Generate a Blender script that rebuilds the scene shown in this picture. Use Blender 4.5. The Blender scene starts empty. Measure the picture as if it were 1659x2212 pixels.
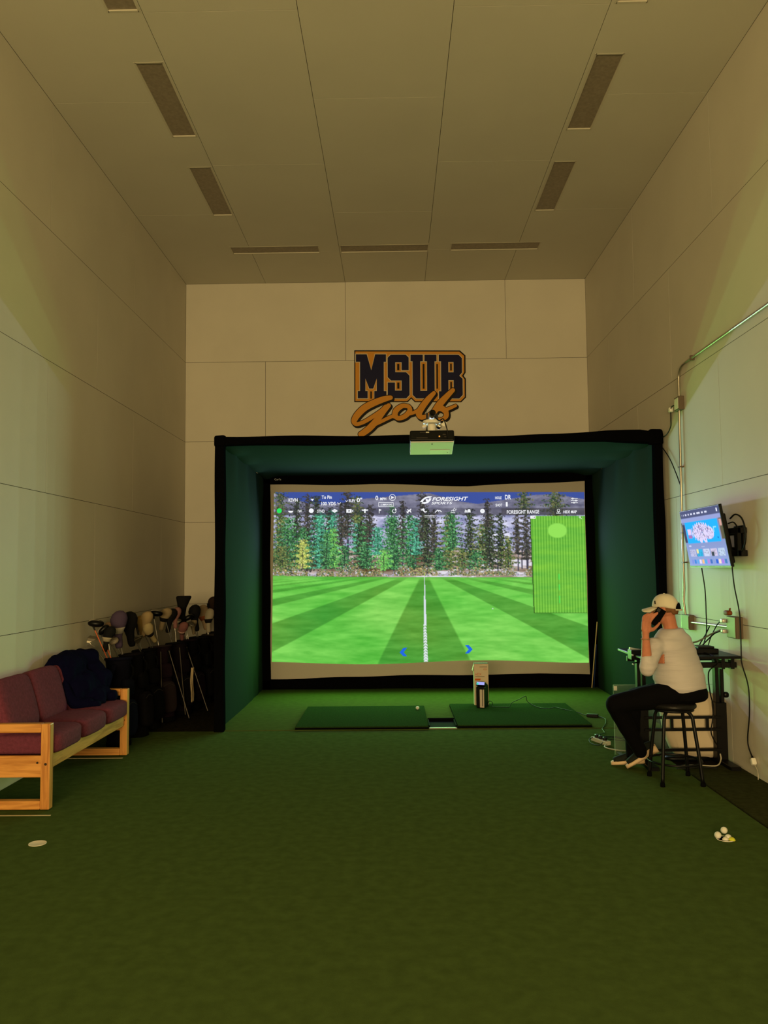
import bpy, bmesh, math, random
import numpy as np
from mathutils import Vector, Matrix, noise as mnoise

random.seed(7)
rng = np.random.default_rng(11)
SC = bpy.context.scene
COL = SC.collection

# ------------------------------------------------------------------ camera, world, lights, exposure
F_PX, YAW, PITCH, ROLL = 1758.6, 0.012498, 0.068133, -0.009937
cam_d = bpy.data.cameras.new('camera')
cam = bpy.data.objects.new('camera', cam_d)
COL.objects.link(cam)
_r = Vector((math.cos(YAW), math.sin(YAW), 0)); _f = Vector((-math.sin(YAW), math.cos(YAW), 0)); _u = Vector((0, 0, 1))
_f2 = _f * math.cos(PITCH) + _u * math.sin(PITCH)
_u2 = _u * math.cos(PITCH) - _f * math.sin(PITCH)
_r3 = _r * math.cos(ROLL) + _u2 * math.sin(ROLL)
_u3 = _u2 * math.cos(ROLL) - _r * math.sin(ROLL)
cam.matrix_world = Matrix(((_r3.x, _u3.x, -_f2.x, 0.1029), (_r3.y, _u3.y, -_f2.y, -12.1747),
                           (_r3.z, _u3.z, -_f2.z, 1.734), (0, 0, 0, 1)))
cam_d.sensor_fit = 'VERTICAL'
cam_d.sensor_height = 36.0
cam_d.lens = 36.0 * F_PX / 2212.0
cam_d.clip_start = 0.05
cam_d.clip_end = 60
SC.camera = cam

world = bpy.data.worlds.new('world')
SC.world = world
world.use_nodes = True
world.node_tree.nodes['Background'].inputs[0].default_value = (0.9, 0.75, 0.5, 1)
world.node_tree.nodes['Background'].inputs[1].default_value = 0.0

SC.view_settings.view_transform = 'Standard'
SC.view_settings.look = 'None'
SC.view_settings.exposure = 0.0
SC.view_settings.gamma = 1.0
SC.view_settings.use_curve_mapping = False
SC.cycles.max_bounces = 8
SC.cycles.diffuse_bounces = 5

WARM_W = 860.0        # hall lamps behind the court
BOOST_W = 20.0          # added light in front of the projected picture, per spot


def light(name, kind, loc, energy, color, aim=None, **kw):
    d = bpy.data.lights.new(name, kind)
    d.energy = energy
    d.color = color
    for k, v in kw.items():
        setattr(d, k, v)
    o = bpy.data.objects.new(name, d)
    o.location = loc
    if aim is not None:
        o.rotation_euler = (Vector(aim) - Vector(loc)).to_track_quat('-Z', 'Y').to_euler()
    COL.objects.link(o)
    return o


light('hall_lamp', 'AREA', (-0.8, -17.6, 2.0), WARM_W, (1.0, 0.735, 0.345), aim=(0.0, 0.0, 2.6),
      shape='RECTANGLE', size=4.2, size_y=1.6)
# added spots by the screen boost the picture's light: sky tones above, grass below
for gi in range(12):
    gx = -1.30 + gi * 0.345
    for gz, gc, ge in ((0.75, (0.34, 1.0, 0.18), 1.0), (1.35, (0.40, 1.0, 0.30), 1.0), (2.1, (0.62, 0.66, 1.0), 1.25)):
        light('picture_boost_spot', 'SPOT', (gx, -0.55, gz), BOOST_W * ge, gc, aim=(gx, -5, gz),
              spot_size=math.radians(178), spot_blend=1.0, shadow_soft_size=0.0)


# ------------------------------------------------------------------ colour and material helpers
def lin(c):
    c = c / 255.0
    return c / 12.92 if c <= 0.04045 else ((c + 0.055) / 1.055) ** 2.4


def S(r, g, b):
    return (lin(r), lin(g), lin(b), 1.0)


MATS = {}


def M(name, col, rough=0.6, metal=0.0, var=None, bump=None, spec=0.2, emit=None, coat=0.0, stretch=None):
    """procedural principled material; var=(scale, amount), bump=(scale, strength)"""
    if name in MATS:
        return MATS[name]
    m = bpy.data.materials.new(name)
    m.use_nodes = True
    nt = m.node_tree
    b = nt.nodes['Principled BSDF']
    c = S(*col)
    b.inputs['Base Color'].default_value = c
    b.inputs['Roughness'].default_value = rough
    b.inputs['Metallic'].default_value = metal
    b.inputs['Specular IOR Level'].default_value = spec
    b.inputs['Coat Weight'].default_value = coat
    tc = nt.nodes.new('ShaderNodeTexCoord')
    if var:
        n = nt.nodes.new('ShaderNodeTexNoise')
        n.inputs['Scale'].default_value = var[0]
        n.inputs['Detail'].default_value = 5
        nt.links.new(tc.outputs['Object'], n.inputs['Vector'])
        r = nt.nodes.new('ShaderNodeValToRGB')
        a = var[1]
        r.color_ramp.elements[0].position = 0.3
        r.color_ramp.elements[1].position = 0.7
        r.color_ramp.elements[0].color = tuple(max(0, x * (1 - a)) for x in c[:3]) + (1,)
        r.color_ramp.elements[1].color = tuple(min(1, x * (1 + a)) for x in c[:3]) + (1,)
        nt.links.new(n.outputs['Fac'], r.inputs['Fac'])
        nt.links.new(r.outputs['Color'], b.inputs['Base Color'])
    if bump:
        n2 = nt.nodes.new('ShaderNodeTexNoise')
        n2.inputs['Scale'].default_value = bump[0]
        n2.inputs['Detail'].default_value = 4
        if stretch:
            mp = nt.nodes.new('ShaderNodeMapping')
            mp.inputs['Scale'].default_value = stretch
            nt.links.new(tc.outputs['Object'], mp.inputs['Vector'])
            nt.links.new(mp.outputs['Vector'], n2.inputs['Vector'])
        else:
            nt.links.new(tc.outputs['Object'], n2.inputs['Vector'])
        bp = nt.nodes.new('ShaderNodeBump')
        bp.inputs['Strength'].default_value = bump[1]
        bp.inputs['Distance'].default_value = 0.01
        nt.links.new(n2.outputs['Fac'], bp.inputs['Height'])
        nt.links.new(bp.outputs['Normal'], b.inputs['Normal'])
    if emit:
        b.inputs['Emission Color'].default_value = c
        b.inputs['Emission Strength'].default_value = emit
    MATS[name] = m
    return m


def wood_mat(name, c1, c2, axis):
    m = bpy.data.materials.new(name)
    m.use_nodes = True
    nt = m.node_tree
    b = nt.nodes['Principled BSDF']
    b.inputs['Roughness'].default_value = 0.42
    tc = nt.nodes.new('ShaderNodeTexCoord')
    mp = nt.nodes.new('ShaderNodeMapping')
    sc = [26.0, 26.0, 26.0]
    sc[axis] = 2.2
    mp.inputs['Scale'].default_value = sc
    n = nt.nodes.new('ShaderNodeTexNoise')
    n.inputs['Scale'].default_value = 1.0
    n.inputs['Detail'].default_value = 6
    n.inputs['Distortion'].default_value = 0.8
    r = nt.nodes.new('ShaderNodeValToRGB')
    r.color_ramp.elements[0].position = 0.34
    r.color_ramp.elements[1].position = 0.56
    r.color_ramp.elements[0].color = S(*c1)
    r.color_ramp.elements[1].color = S(*c2)
    nt.links.new(tc.outputs['Object'], mp.inputs['Vector'])
    nt.links.new(mp.outputs['Vector'], n.inputs['Vector'])
    nt.links.new(n.outputs['Fac'], r.inputs['Fac'])
    nt.links.new(r.outputs['Color'], b.inputs['Base Color'])
    MATS[name] = m
    return m


def emit_mat(name, col, strength=1.0):
    if name in MATS:
        return MATS[name]
    m = bpy.data.materials.new(name)
    m.use_nodes = True
    nt = m.node_tree
    nt.nodes.clear()
    e = nt.nodes.new('ShaderNodeEmission')
    e.inputs[0].default_value = S(*col)
    e.inputs[1].default_value = strength
    o = nt.nodes.new('ShaderNodeOutputMaterial')
    nt.links.new(e.outputs[0], o.inputs[0])
    MATS[name] = m
    return m


def picture_mat(name, strength=1.0):
    m = bpy.data.materials.new(name)
    m.use_nodes = True
    nt = m.node_tree
    nt.nodes.clear()
    a = nt.nodes.new('ShaderNodeVertexColor')
    a.layer_name = 'picture'
    e = nt.nodes.new('ShaderNodeEmission')
    e.inputs[1].default_value = strength
    o = nt.nodes.new('ShaderNodeOutputMaterial')
    nt.links.new(a.outputs[0], e.inputs[0])
    nt.links.new(e.outputs[0], o.inputs[0])
    return m


def clear_mat(name, col=(225, 240, 230), rough=0.05, alpha=0.05):
    m = bpy.data.materials.new(name)
    m.use_nodes = True
    nt = m.node_tree
    b = nt.nodes['Principled BSDF']
    b.inputs['Base Color'].default_value = S(*col)
    b.inputs['Roughness'].default_value = rough
    b.inputs['Alpha'].default_value = alpha
    MATS[name] = m
    return m


# ------------------------------------------------------------------ mesh helpers
class MB:
    def __init__(self):
        self.v = []
        self.f = []

    def add(self, vs, fs):
        k = len(self.v)
        self.v += [tuple(p) for p in vs]
        self.f += [tuple(i + k for i in q) for q in fs]
        return self

    def box(self, c, s, rot=None):
        x, y, z = s[0] / 2, s[1] / 2, s[2] / 2
        vs = [Vector((a * x, b * y, d * z)) for d in (-1, 1) for b in (-1, 1) for a in (-1, 1)]
        if rot is not None:
            vs = [rot @ p for p in vs]
        vs = [p + Vector(c) for p in vs]
        return self.add(vs, [(0, 2, 3, 1), (4, 5, 7, 6), (0, 1, 5, 4), (2, 6, 7, 3), (0, 4, 6, 2), (1, 3, 7, 5)])

    def bx(self, x0, x1, y0, y1, z0, z1):
        return self.box(((x0 + x1) / 2, (y0 + y1) / 2, (z0 + z1) / 2), (x1 - x0, y1 - y0, z1 - z0))

    def loft(self, rings, cap=True, closed=False):
        n = len(rings[0])
        vs = [p for r in rings for p in r]
        fs = []
        m = len(rings)
        for i in range(m if closed else m - 1):
            a, b = i * n, ((i + 1) % m) * n
            for j in range(n):
                k = (j + 1) % n
                fs.append((a + j, a + k, b + k, b + j))
        if cap and not closed:
            fs.append(tuple(range(n - 1, -1, -1)))
            fs.append(tuple(range((m - 1) * n, m * n)))
        return self.add(vs, fs)

    def tube(self, pts, rad, seg=10, cap=True, closed=False):
        pts = [Vector(p) for p in pts]
        n = len(pts)
        if not hasattr(rad, '__len__'):
            rad = [rad] * n
        rings = []
        prev = None
        for i, p in enumerate(pts):
            if closed:
                t = pts[(i + 1) % n] - pts[i - 1]
            else:
                t = pts[min(i + 1, n - 1)] - pts[max(i - 1, 0)]
            if t.length < 1e-9:
                t = Vector((0, 0, 1))
            t.normalize()
            if prev is None:
                ref = Vector((0, 0, 1)) if abs(t.z) < 0.9 else Vector((1, 0, 0))
                nx = t.cross(ref).normalized()
            else:
                nx = prev - t * prev.dot(t)
                if nx.length < 1e-6:
                    nx = t.orthogonal()
                nx.normalize()
            prev = nx
            ny = t.cross(nx)
            r = rad[i]
            ra, rb = (r if hasattr(r, '__len__') else (r, r))
            rings.append([p + nx * (math.cos(2 * math.pi * k / seg) * ra) + ny * (math.sin(2 * math.pi * k / seg) * rb)
                          for k in range(seg)])
        return self.loft(rings, cap, closed)

    def blob(self, pts, rad, seg=14):
        """tube with rounded ends"""
        pts = [Vector(p) for p in pts]
        if not hasattr(rad, '__len__'):
            rad = [rad] * len(pts)
        P, R = [], []
        d0 = (pts[0] - pts[1]).normalized()
        for a in (85, 60, 30):
            P.append(pts[0] + d0 * rad[0] * math.sin(math.radians(a)) * 0.9)
            R.append(max(1e-3, rad[0] * math.cos(math.radians(a))))
        P += pts
        R += list(rad)
        d1 = (pts[-1] - pts[-2]).normalized()
        for a in (30, 60, 85):
            P.append(pts[-1] + d1 * rad[-1] * math.sin(math.radians(a)) * 0.9)
            R.append(max(1e-3, rad[-1] * math.cos(math.radians(a))))
        return self.tube(P, R, seg)

    def lathe(self, prof, c=(0, 0, 0), seg=24, cap=True):
        rings = [[Vector((r * math.cos(2 * math.pi * k / seg), r * math.sin(2 * math.pi * k / seg), z)) + Vector(c)
                  for k in range(seg)] for r, z in prof]
        return self.loft(rings, cap)

    def sup(self, c, s, e=0.45, nu=24, nv=14, rot=None, wob=0.0):
        """superellipsoid (rounded box when e is small), s = full sizes"""
        def pw(x, p):
            return math.copysign(abs(x) ** p, x)
        rings = []
        for i in range(nv + 1):
            a = -math.pi / 2 + math.pi * (i + 0.02) / (nv + 0.04)
            ring = []
            for j in range(nu):
                b = 2 * math.pi * j / nu
                p = Vector((pw(math.cos(a), e) * pw(math.cos(b), e) * s[0] / 2,
                            pw(math.cos(a), e) * pw(math.sin(b), e) * s[1] / 2, pw(math.sin(a), e) * s[2] / 2))
                if wob:
                    p += p.normalized() * wob * mnoise.noise((p + Vector(c)) * 9)
                if rot is not None:
                    p = rot @ p
                ring.append(p + Vector(c))
            rings.append(ring)
        return self.loft(rings)

    def prism(self, poly, y0, y1):
        """poly in x,z extruded along y"""
        n = len(poly)
        vs = [(x, y0, z) for x, z in poly] + [(x, y1, z) for x, z in poly]
        fs = [tuple(range(n)), tuple(range(2 * n - 1, n - 1, -1))]
        for i in range(n):
            k = (i + 1) % n
            fs.append((k, i, i + n, k + n))
        return self.add(vs, fs)

    def grid(self, fn, nu, nv):
        vs = [fn(i / nu, j / nv) for j in range(nv + 1) for i in range(nu + 1)]
        fs = [(j * (nu + 1) + i, j * (nu + 1) + i + 1, (j + 1) * (nu + 1) + i + 1, (j + 1) * (nu + 1) + i)
              for j in range(nv) for i in range(nu)]
        return self.add(vs, fs)


def mk(name, mb, mat, parent=None, org=None, smooth=False, bevel=0.0, seg=2, solid=0.0):
    if org is None and parent is not None and 'org' in ORG.get(parent.name, {}):
        org = ORG[parent.name]['org']
    me = bpy.data.meshes.new(name)
    o3 = Vector(org) if org is not None else Vector((0, 0, 0))
    me.from_pydata([tuple(Vector(p) - o3) for p in mb.v], [], mb.f)
    bm = bmesh.new()
    bm.from_mesh(me)
    if solid:
        bmesh.ops.solidify(bm, geom=bm.faces[:], thickness=solid)
    bmesh.ops.recalc_face_normals(bm, faces=bm.faces[:])
    if bevel:
        es = [e for e in bm.edges if len(e.link_faces) == 2 and e.calc_face_angle(0) > 0.6]
        bmesh.ops.bevel(bm, geom=es, offset=bevel, segments=seg, affect='EDGES', profile=0.5)
    bm.to_mesh(me)
    bm.free()
    if smooth:
        me.polygons.foreach_set('use_smooth', [True] * len(me.polygons))
        if smooth != 'all':
            me.set_sharp_from_angle(angle=math.radians(50))
    me.materials.append(mat)
    o = bpy.data.objects.new(name, me)
    COL.objects.link(o)
    if parent is not None:
        o.parent = parent
        if org is not None:
            ORG[o.name] = {'org': tuple(org)}
    return o


ORG = {}


def thing(name, label, cat, loc=(0, 0, 0), group=None, rot=None):
    """an Empty at the thing's base; parts are then built in room coordinates (or local ones when rot is given)"""
    o = bpy.data.objects.new(name, None)
    o.empty_display_size = 0.1
    o.location = loc
    COL.objects.link(o)
    if rot is not None:
        o.rotation_euler = rot
        ORG[o.name] = {'org': (0, 0, 0)}
    else:
        ORG[o.name] = {'org': tuple(loc)}
    return tag(o, label, cat, group)


def tag(o, label=None, cat=None, group=None, kind=None):
    if label:
        o['label'] = label
    if cat:
        o['category'] = cat
    if group:
        o['group'] = group
    if kind:
        o['kind'] = kind
    return o


def struct(o):
    o['kind'] = 'structure'
    return o


def baked(name, mb, mat, parent, mods, smooth=True):
    """build, run modifiers, keep the evaluated mesh"""
    o = mk(name, mb, mat, parent, smooth='all' if smooth else False)
    for t, kw in mods:
        m = o.modifiers.new(t, t)
        for k, v in kw.items():
            setattr(m, k, v)
    dg = bpy.context.evaluated_depsgraph_get()
    dg.update()
    me = bpy.data.meshes.new_from_object(o.evaluated_get(dg))
    o.modifiers.clear()
    old = o.data
    o.data = me
    me.name = name
    bpy.data.meshes.remove(old)
    if smooth:
        me.polygons.foreach_set('use_smooth', [True] * len(me.polygons))
    if not me.materials:
        me.materials.append(mat)
    return o


def remesh(name, mb, mat, parent, vox=0.01, it=6, fold=None):
    o = baked(name, mb, mat, parent, [('REMESH', dict(mode='VOXEL', voxel_size=vox)),
                                      ('SMOOTH', dict(factor=0.5, iterations=it))])
    if fold:
        amp, sc = fold
        me = o.data
        off = Vector(ORG.get(parent.name, {'org': (0, 0, 0)})['org'])
        co = [v.co + v.normal * amp * mnoise.noise(Vector((v.co.x * sc[0], v.co.y * sc[1], v.co.z * sc[2])) + off)
              for v in me.vertices]
        for v, c in zip(me.vertices, co):
            v.co = c
        me.update()
    return o


def text(name, s, mat, parent, pos, h, w=None, rot=(math.pi / 2, 0, 0), offset=0.0, shear=0.0, depth=0.0):
    """flat lettering, centred at pos (room coordinates), cap height h, total width w"""
    cu = bpy.data.curves.new(name, 'FONT')
    cu.body = s
    cu.align_x = 'CENTER'
    cu.align_y = 'CENTER'
    cu.offset = offset
    cu.shear = shear
    cu.extrude = 0.0
    cu.resolution_u = 3
    t = bpy.data.objects.new(name, cu)
    COL.objects.link(t)
    dg = bpy.context.evaluated_depsgraph_get()
    me = bpy.data.meshes.new_from_object(t.evaluated_get(dg))
    bpy.data.objects.remove(t)
    bpy.data.curves.remove(cu)
    xs = [v.co.x for v in me.vertices]
    ys = [v.co.y for v in me.vertices]
    cx, cy = (max(xs) + min(xs)) / 2, (max(ys) + min(ys)) / 2
    sy = h / (max(ys) - min(ys))
    sx = (w / (max(xs) - min(xs))) if w else sy
    R = Matrix.Identity(3)
    from mathutils import Euler
    R = Euler(rot).to_matrix()
    org = Vector(ORG.get(parent.name, {'org': (0, 0, 0)})['org']) if parent is not None else Vector()
    for v in me.vertices:
        v.co = R @ Vector(((v.co.x - cx) * sx, (v.co.y - cy) * sy, 0)) + Vector(pos) - org
    me.materials.append(mat)
    o = bpy.data.objects.new(name, me)
    COL.objects.link(o)
    o.parent = parent
    return o


def spline(pts, n=8):
    """catmull-rom through pts"""
    P = [Vector(p) for p in pts]
    P = [P[0] * 2 - P[1]] + P + [P[-1] * 2 - P[-2]]
    out = []
    for i in range(1, len(P) - 2):
        a, b, c, d = P[i - 1], P[i], P[i + 1], P[i + 2]
        for k in range(n):
            t = k / n
            out.append(0.5 * ((2 * b) + (c - a) * t + (2 * a - 5 * b + 4 * c - d) * t * t + (3 * b - a - 3 * c + d) * t ** 3))
    out.append(P[-2])
    return out


def ring_pts(c, r, n=28, axis='Z'):
    out = []
    for k in range(n):
        a = 2 * math.pi * k / n
        x, y = r * math.cos(a), r * math.sin(a)
        out.append(Vector(c) + (Vector((x, y, 0)) if axis == 'Z' else Vector((0, x, y)) if axis == 'X' else Vector((x, 0, y))))
    return out


# ------------------------------------------------------------------ materials
m_wall = M('painted_wall_panel', (206, 200, 186), 0.55, var=(1.3, 0.035), bump=(60, 0.05))
m_wallgap = M('panel_joint', (70, 62, 48), 0.9)
m_ceil = M('painted_ceiling_panel', (200, 196, 180), 0.6, var=(1.1, 0.03), bump=(50, 0.05))
m_concrete = M('dark_carpet_floor', (40, 36, 28), 0.95, var=(40, 0.4), bump=(300, 0.5), spec=0.0)
m_turf = M('putting_turf', (71, 87, 44), 0.95, var=(14, 0.14), bump=(420, 0.6), spec=0.0)
m_turf2 = M('enclosure_turf', (74, 86, 42), 0.95, var=(14, 0.10), bump=(420, 0.5), spec=0.0)
m_mat = M('hitting_mat_turf', (46, 68, 34), 0.95, var=(60, 0.2), bump=(520, 0.8), spec=0.0)
m_rubber = M('black_rubber', (10, 10, 10), 0.95, spec=0.03)
m_black = M('black_fabric', (8, 8, 10), 1.0, spec=0.0, bump=(90, 0.2))
m_encl = M('dark_enclosure_fabric', (36, 50, 42), 1.0, spec=0.0, bump=(20, 0.15))
m_metal_black = M('black_painted_metal', (11, 10, 11), 0.4)
m_screenfab = M('impact_screen_fabric', (190, 180, 168), 0.85, bump=(30, 0.1))
m_steel = M('galvanised_conduit', (176, 170, 156), 0.35, 0.85)
m_steelbox = M('grey_outlet_box', (104, 90, 76), 0.5, 0.3)
m_white = M('white_plastic', (228, 224, 214), 0.45)
m_whitemetal = M('white_enamel_metal', (220, 214, 200), 0.4)
m_lens = M('lamp_lens', (140, 128, 112), 0.35, var=(30, 0.15))
m_lamp_frame = M('lamp_trim', (196, 190, 172), 0.5)
m_blackpl = M('black_plastic', (10, 10, 11), 0.4)
m_wood_y = wood_mat('oak_along_y', (176, 112, 44), (214, 150, 74), 1)
m_wood_x = wood_mat('oak_along_x', (176, 112, 44), (214, 150, 74), 0)
m_wood_z = wood_mat('oak_along_z', (170, 106, 42), (210, 146, 70), 2)
m_maroon = M('maroon_upholstery', (104, 50, 68), 0.95, var=(45, 0.18), bump=(240, 0.5), spec=0.15)
m_navy = M('navy_nylon', (8, 8, 34), 0.9, bump=(30, 0.3), spec=0.03)
m_gold = M('golden_vinyl', (206, 140, 46), 0.6)
m_navyv = M('navy_vinyl', (14, 14, 54), 0.6)
m_blackv = M('black_vinyl', (14, 10, 10), 0.6)
m_creamv = M('cream_vinyl', (206, 192, 160), 0.6)
hud = emit_mat('hud_white', (246, 248, 252), 1.0)
hud_green = emit_mat('hud_green', (44, 232, 96), 1.0)
hud_blue = emit_mat('hud_blue', (36, 106, 226), 1.0)
hud_dark = emit_mat('hud_dark', (70, 110, 50), 1.0)

# ================================================================== SETTING
W2, HC, YR = 3.048, 6.096, -18.0
P4, GAP, PT = 1.2192, 0.005, 0.014     # panel height, joint width, panel thickness


def panel(parent, mat, lo, hi):
    """one wall or ceiling board between two corners, its joint recessed"""
    return mk('panel', MB().box([(a + b) / 2 for a, b in zip(lo, hi)], [b - a for a, b in zip(lo, hi)]),
              mat, parent, org=(0, 0, 0))


def cuts(start, step, end):
    c = [0.0]
    x = start
    while x < end - 0.05:
        c.append(x)
        x += step
    c.append(end)
    return c


g = GAP / 2
LEN = 12.19
floor = struct(mk('floor', MB().bx(-W2 - 0.2, W2 + 0.2, YR - 0.2, 0.2, -0.14, -0.014), m_concrete))
wall_back = struct(mk('wall_back', MB().bx(-W2 - 0.2, W2 + 0.2, 0.0015, 0.2, -0.014, HC + 0.2), m_wallgap))
wall_left = struct(mk('wall_left', MB().bx(-W2 - 0.2, -W2 - 0.0015, YR, PT, -0.014, HC + 0.2), m_wallgap))
wall_right = struct(mk('wall_right', MB().bx(W2 + 0.0015, W2 + 0.2, YR, PT, -0.014, HC + 0.2), m_wallgap))
wall_rear = struct(mk('wall_rear', MB().bx(-W2 - 0.2, W2 + 0.2, YR - 0.2, YR, -0.014, HC + 0.2), m_wall))
ceiling = struct(mk('ceiling', MB().bx(-W2 - 0.2, W2 + 0.2, YR, 0.0, HC + PT - 0.002, HC + 0.2), m_wallgap))
for r in range(5):
    z0, z1 = r * P4 + (g if r else -0.014), (r + 1) * P4 - g
    # back wall: staggered 8 ft boards
    cx = [0.0, 2 * P4, 4 * P4, 5 * P4] if r % 2 == 0 else [0.0, P4, 3 * P4, 5 * P4]
    for a, b in zip(cx[:-1], cx[1:]):
        panel(wall_back, m_wall, (-W2 + a + g, 0.0, z0), (-W2 + b - g, PT, z1))
    cy = cuts(2 * P4 if r % 2 == 0 else P4, 2 * P4, 18.0)
    for a, b in zip(cy[:-1], cy[1:]):
        panel(wall_left, m_wall, (-W2 - PT, -b + g, z0), (-W2, -a - g, z1))
        panel(wall_right, m_wall, (W2, -b + g, z0), (W2 + PT, -a - g, z1))

# recessed strip lamps: (x0, x1, y0, y1)
LAMPS = [(-2.092, -1.852, -3.62, -2.41), (-2.092, -1.852, -5.46, -4.255), (-2.092, -1.852, -7.33, -6.115),
         (1.872, 2.112, -3.62, -2.41), (1.872, 2.112, -5.47, -4.27), (1.872, 2.112, -7.33, -6.112),
         (-2.088, -0.888, -1.41, -1.175), (-0.594, 0.606, -1.408, -1.165), (0.917, 2.120, -1.43, -1.185)]
for c in range(5):
    x0, x1 = -W2 + c * P4 + g, -W2 + (c + 1) * P4 - g
    cy = cuts(2 * P4 if c % 2 == 0 else P4, 2 * P4, 18.0)
    for a, b in zip(cy[:-1], cy[1:]):
        # cut the boards around the recessed lamps
        rects = [(x0, x1, -b + g, -a - g)]
        for lx0, lx1, ly0, ly1 in LAMPS:
            new = []
            for (rx0, rx1, ry0, ry1) in rects:
                ix0, ix1, iy0, iy1 = max(rx0, lx0), min(rx1, lx1), max(ry0, ly0), min(ry1, ly1)
                if ix0 >= ix1 or iy0 >= iy1:
                    new.append((rx0, rx1, ry0, ry1))
                    continue
                if ry0 < iy0:
                    new.append((rx0, rx1, ry0, iy0))
                if iy1 < ry1:
                    new.append((rx0, rx1, iy1, ry1))
                if rx0 < ix0:
                    new.append((rx0, ix0, iy0, iy1))
                if ix1 < rx1:
                    new.append((ix1, rx1, iy0, iy1))
            rects = new
        mb = MB()
        for (rx0, rx1, ry0, ry1) in rects:
            if rx1 - rx0 > 1e-3 and ry1 - ry0 > 1e-3:
                mb.bx(rx0, rx1, ry0, ry1, HC, HC + PT)
        mk('panel', mb, m_ceil, ceiling, org=(0, 0, 0))
LNAMES = ['nearest the back wall in the left row', 'in the middle of the left row', 'cut off by the top edge on the left',
          'nearest the back wall in the right row', 'in the middle of the right row', 'cut off by the top edge on the right',
          'crosswise above the back wall, left of three', 'crosswise above the back wall, middle of three',
          'crosswise above the back wall, right of three']
for (x0, x1, y0, y1), nm in zip(LAMPS, LNAMES):
    t = thing('ceiling_lamp', 'unlit recessed strip lamp ' + nm, 'lamp', ((x0 + x1) / 2, (y0 + y1) / 2, HC), 'recessed ceiling lamps')
    e = 0.012
    mk('trim', MB().bx(x0 - e, x0 + .006, y0 - e, y1 + e, HC - .002, HC + .02).bx(x1 - .006, x1 + e, y0 - e, y1 + e, HC - .002, HC + .02)
       .bx(x0, x1, y0 - e, y0 + .006, HC - .002, HC + .02).bx(x0, x1, y1 - .006, y1 + e, HC - .002, HC + .02), m_lamp_frame, t)
    mk('lens', MB().bx(x0, x1, y0, y1, HC + 0.010, HC + 0.0125), m_lens, t)

# turf sheets (parts of the floor)
mk('turf_sheet', MB().bx(-W2 + 0.005, 2.53, YR + .05, -7.7708, -0.014, 0.0), m_turf, floor, org=(0, 0, 0))
mk('turf_sheet', MB().bx(-W2 + 0.005, 2.53, -7.7692, -3.335, -0.014, 0.0), m_turf, floor, org=(0, 0, 0))
mk('turf_strip', MB().bx(2.556, W2 - .006, YR + .05, -4.95, -0.014, -0.002), M('dull_turf_strip', (58, 60, 36), .95, var=(20, .2), bump=(420, .6), spec=0.0), floor, org=(0, 0, 0))
mk('enclosure_turf', MB().bx(-1.83, 2.97, -3.325, -0.30, -0.014, 0.006), m_turf2, floor, org=(0, 0, 0), bevel=0.003, seg=1)

# ================================================================== GOLF ENCLOSURE
XL, XR, YF, YB = -1.845, 3.02, -3.33, -0.36
enc = thing('golf_enclosure', 'large black box-shaped golf simulator enclosure standing against the back wall', 'enclosure', (0.59, -1.85, 0))


def wavy_beam(z_top, z_bot, y, x0, x1, th, n=40, amp=0.006, ph=0.0):
    rings = []
    for i in range(n + 1):
        t = i / n
        x = x0 + (x1 - x0) * t
        zt = np.interp(x, *z_top) + amp * math.sin(x * 5 + ph)
        zb = np.interp(x, *z_bot) + amp * math.sin(x * 4.1 + 1 + ph)
        rings.append([(x, y - th / 2, zb + .01), (x, y - th / 2, zt - .015), (x, y - th / 2 + .02, zt), (x, y + th / 2 - .02, zt),
                      (x, y + th / 2, zt - .015), (x, y + th / 2, zb + .01), (x, y + th / 2 - .02, zb), (x, y - th / 2 + .02, zb)])
    return MB().loft(rings)


mk('top_beam', wavy_beam(([XL, .36, 1.37, 1.88, 2.43, 2.78, XR], [3.185, 3.172, 3.15, 3.17, 3.203, 3.2, 3.165]),
                         ([XL, .36, 1.5, 2.4, XR], [3.08, 3.085, 3.075, 3.09, 3.04]), YF, XL - .01, XR + .01, .10), m_black, enc, smooth=True)


def wavy_post(x, y, z0, z1, w, th, n=24, amp=0.004, ph=0.):
    rings = []
    for i in range(n + 1):
        z = z0 + (z1 - z0) * i / n
        a = amp * math.sin(z * 4 + ph)
        b = amp * math.sin(z * 5.3 + ph + 1)
        rings.append([(x - w / 2 + a, y - th / 2, z), (x + w / 2 + b, y - th / 2, z), (x + w / 2 + b, y + th / 2, z), (x - w / 2 + a, y + th / 2, z)])
    return MB().loft(rings)


mk('front_post', wavy_post(XL + .05, YF, 0.0, 3.14, .10, .10), m_black, enc)
mk('front_post', wavy_post(XR - .045, YF, -.012, 3.14, .09, .10, ph=2), m_black, enc)
# corner bunching of the cloth
mk('corner_wrap', MB().sup((XL + .05, YF - .01, 3.13), (.125, .11, .13), .35, wob=.012), m_black, enc, smooth='all')
mk('corner_wrap', MB().sup((XR - .07, YF - .01, 3.12), (.15, .11, .17), .35, wob=.016), m_black, enc, smooth='all')


def side_fn(x, sgn):
    def fn(u, v):
        y = YF + .03 + (YB - YF - .03) * u
        z = -.008 + 3.13 * v - .045 * u * v
        d = 0.014 * math.sin(7 * v + 3 * u) * math.sin(math.pi * u)
        # wrinkles running to the upper front corner
        k = math.exp(-((v - (1.0 - .04)) / .09) ** 2)
        d += 0.02 * k * math.sin(26 * u + 8 * v)
        k2 = math.exp(-((v - .05) / .05) ** 2) * math.exp(-((u - .8) / .2) ** 2)
        d += 0.012 * k2 * math.sin(40 * u)
        return (x + sgn * d, y, z)
    return fn


mk('side_panel', MB().grid(side_fn(XL + .035, 1), 48, 40), m_encl, enc, smooth='all')
mk('side_panel', MB().grid(side_fn(XR - .03, -1), 48, 40), m_encl, enc, smooth='all')


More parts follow.
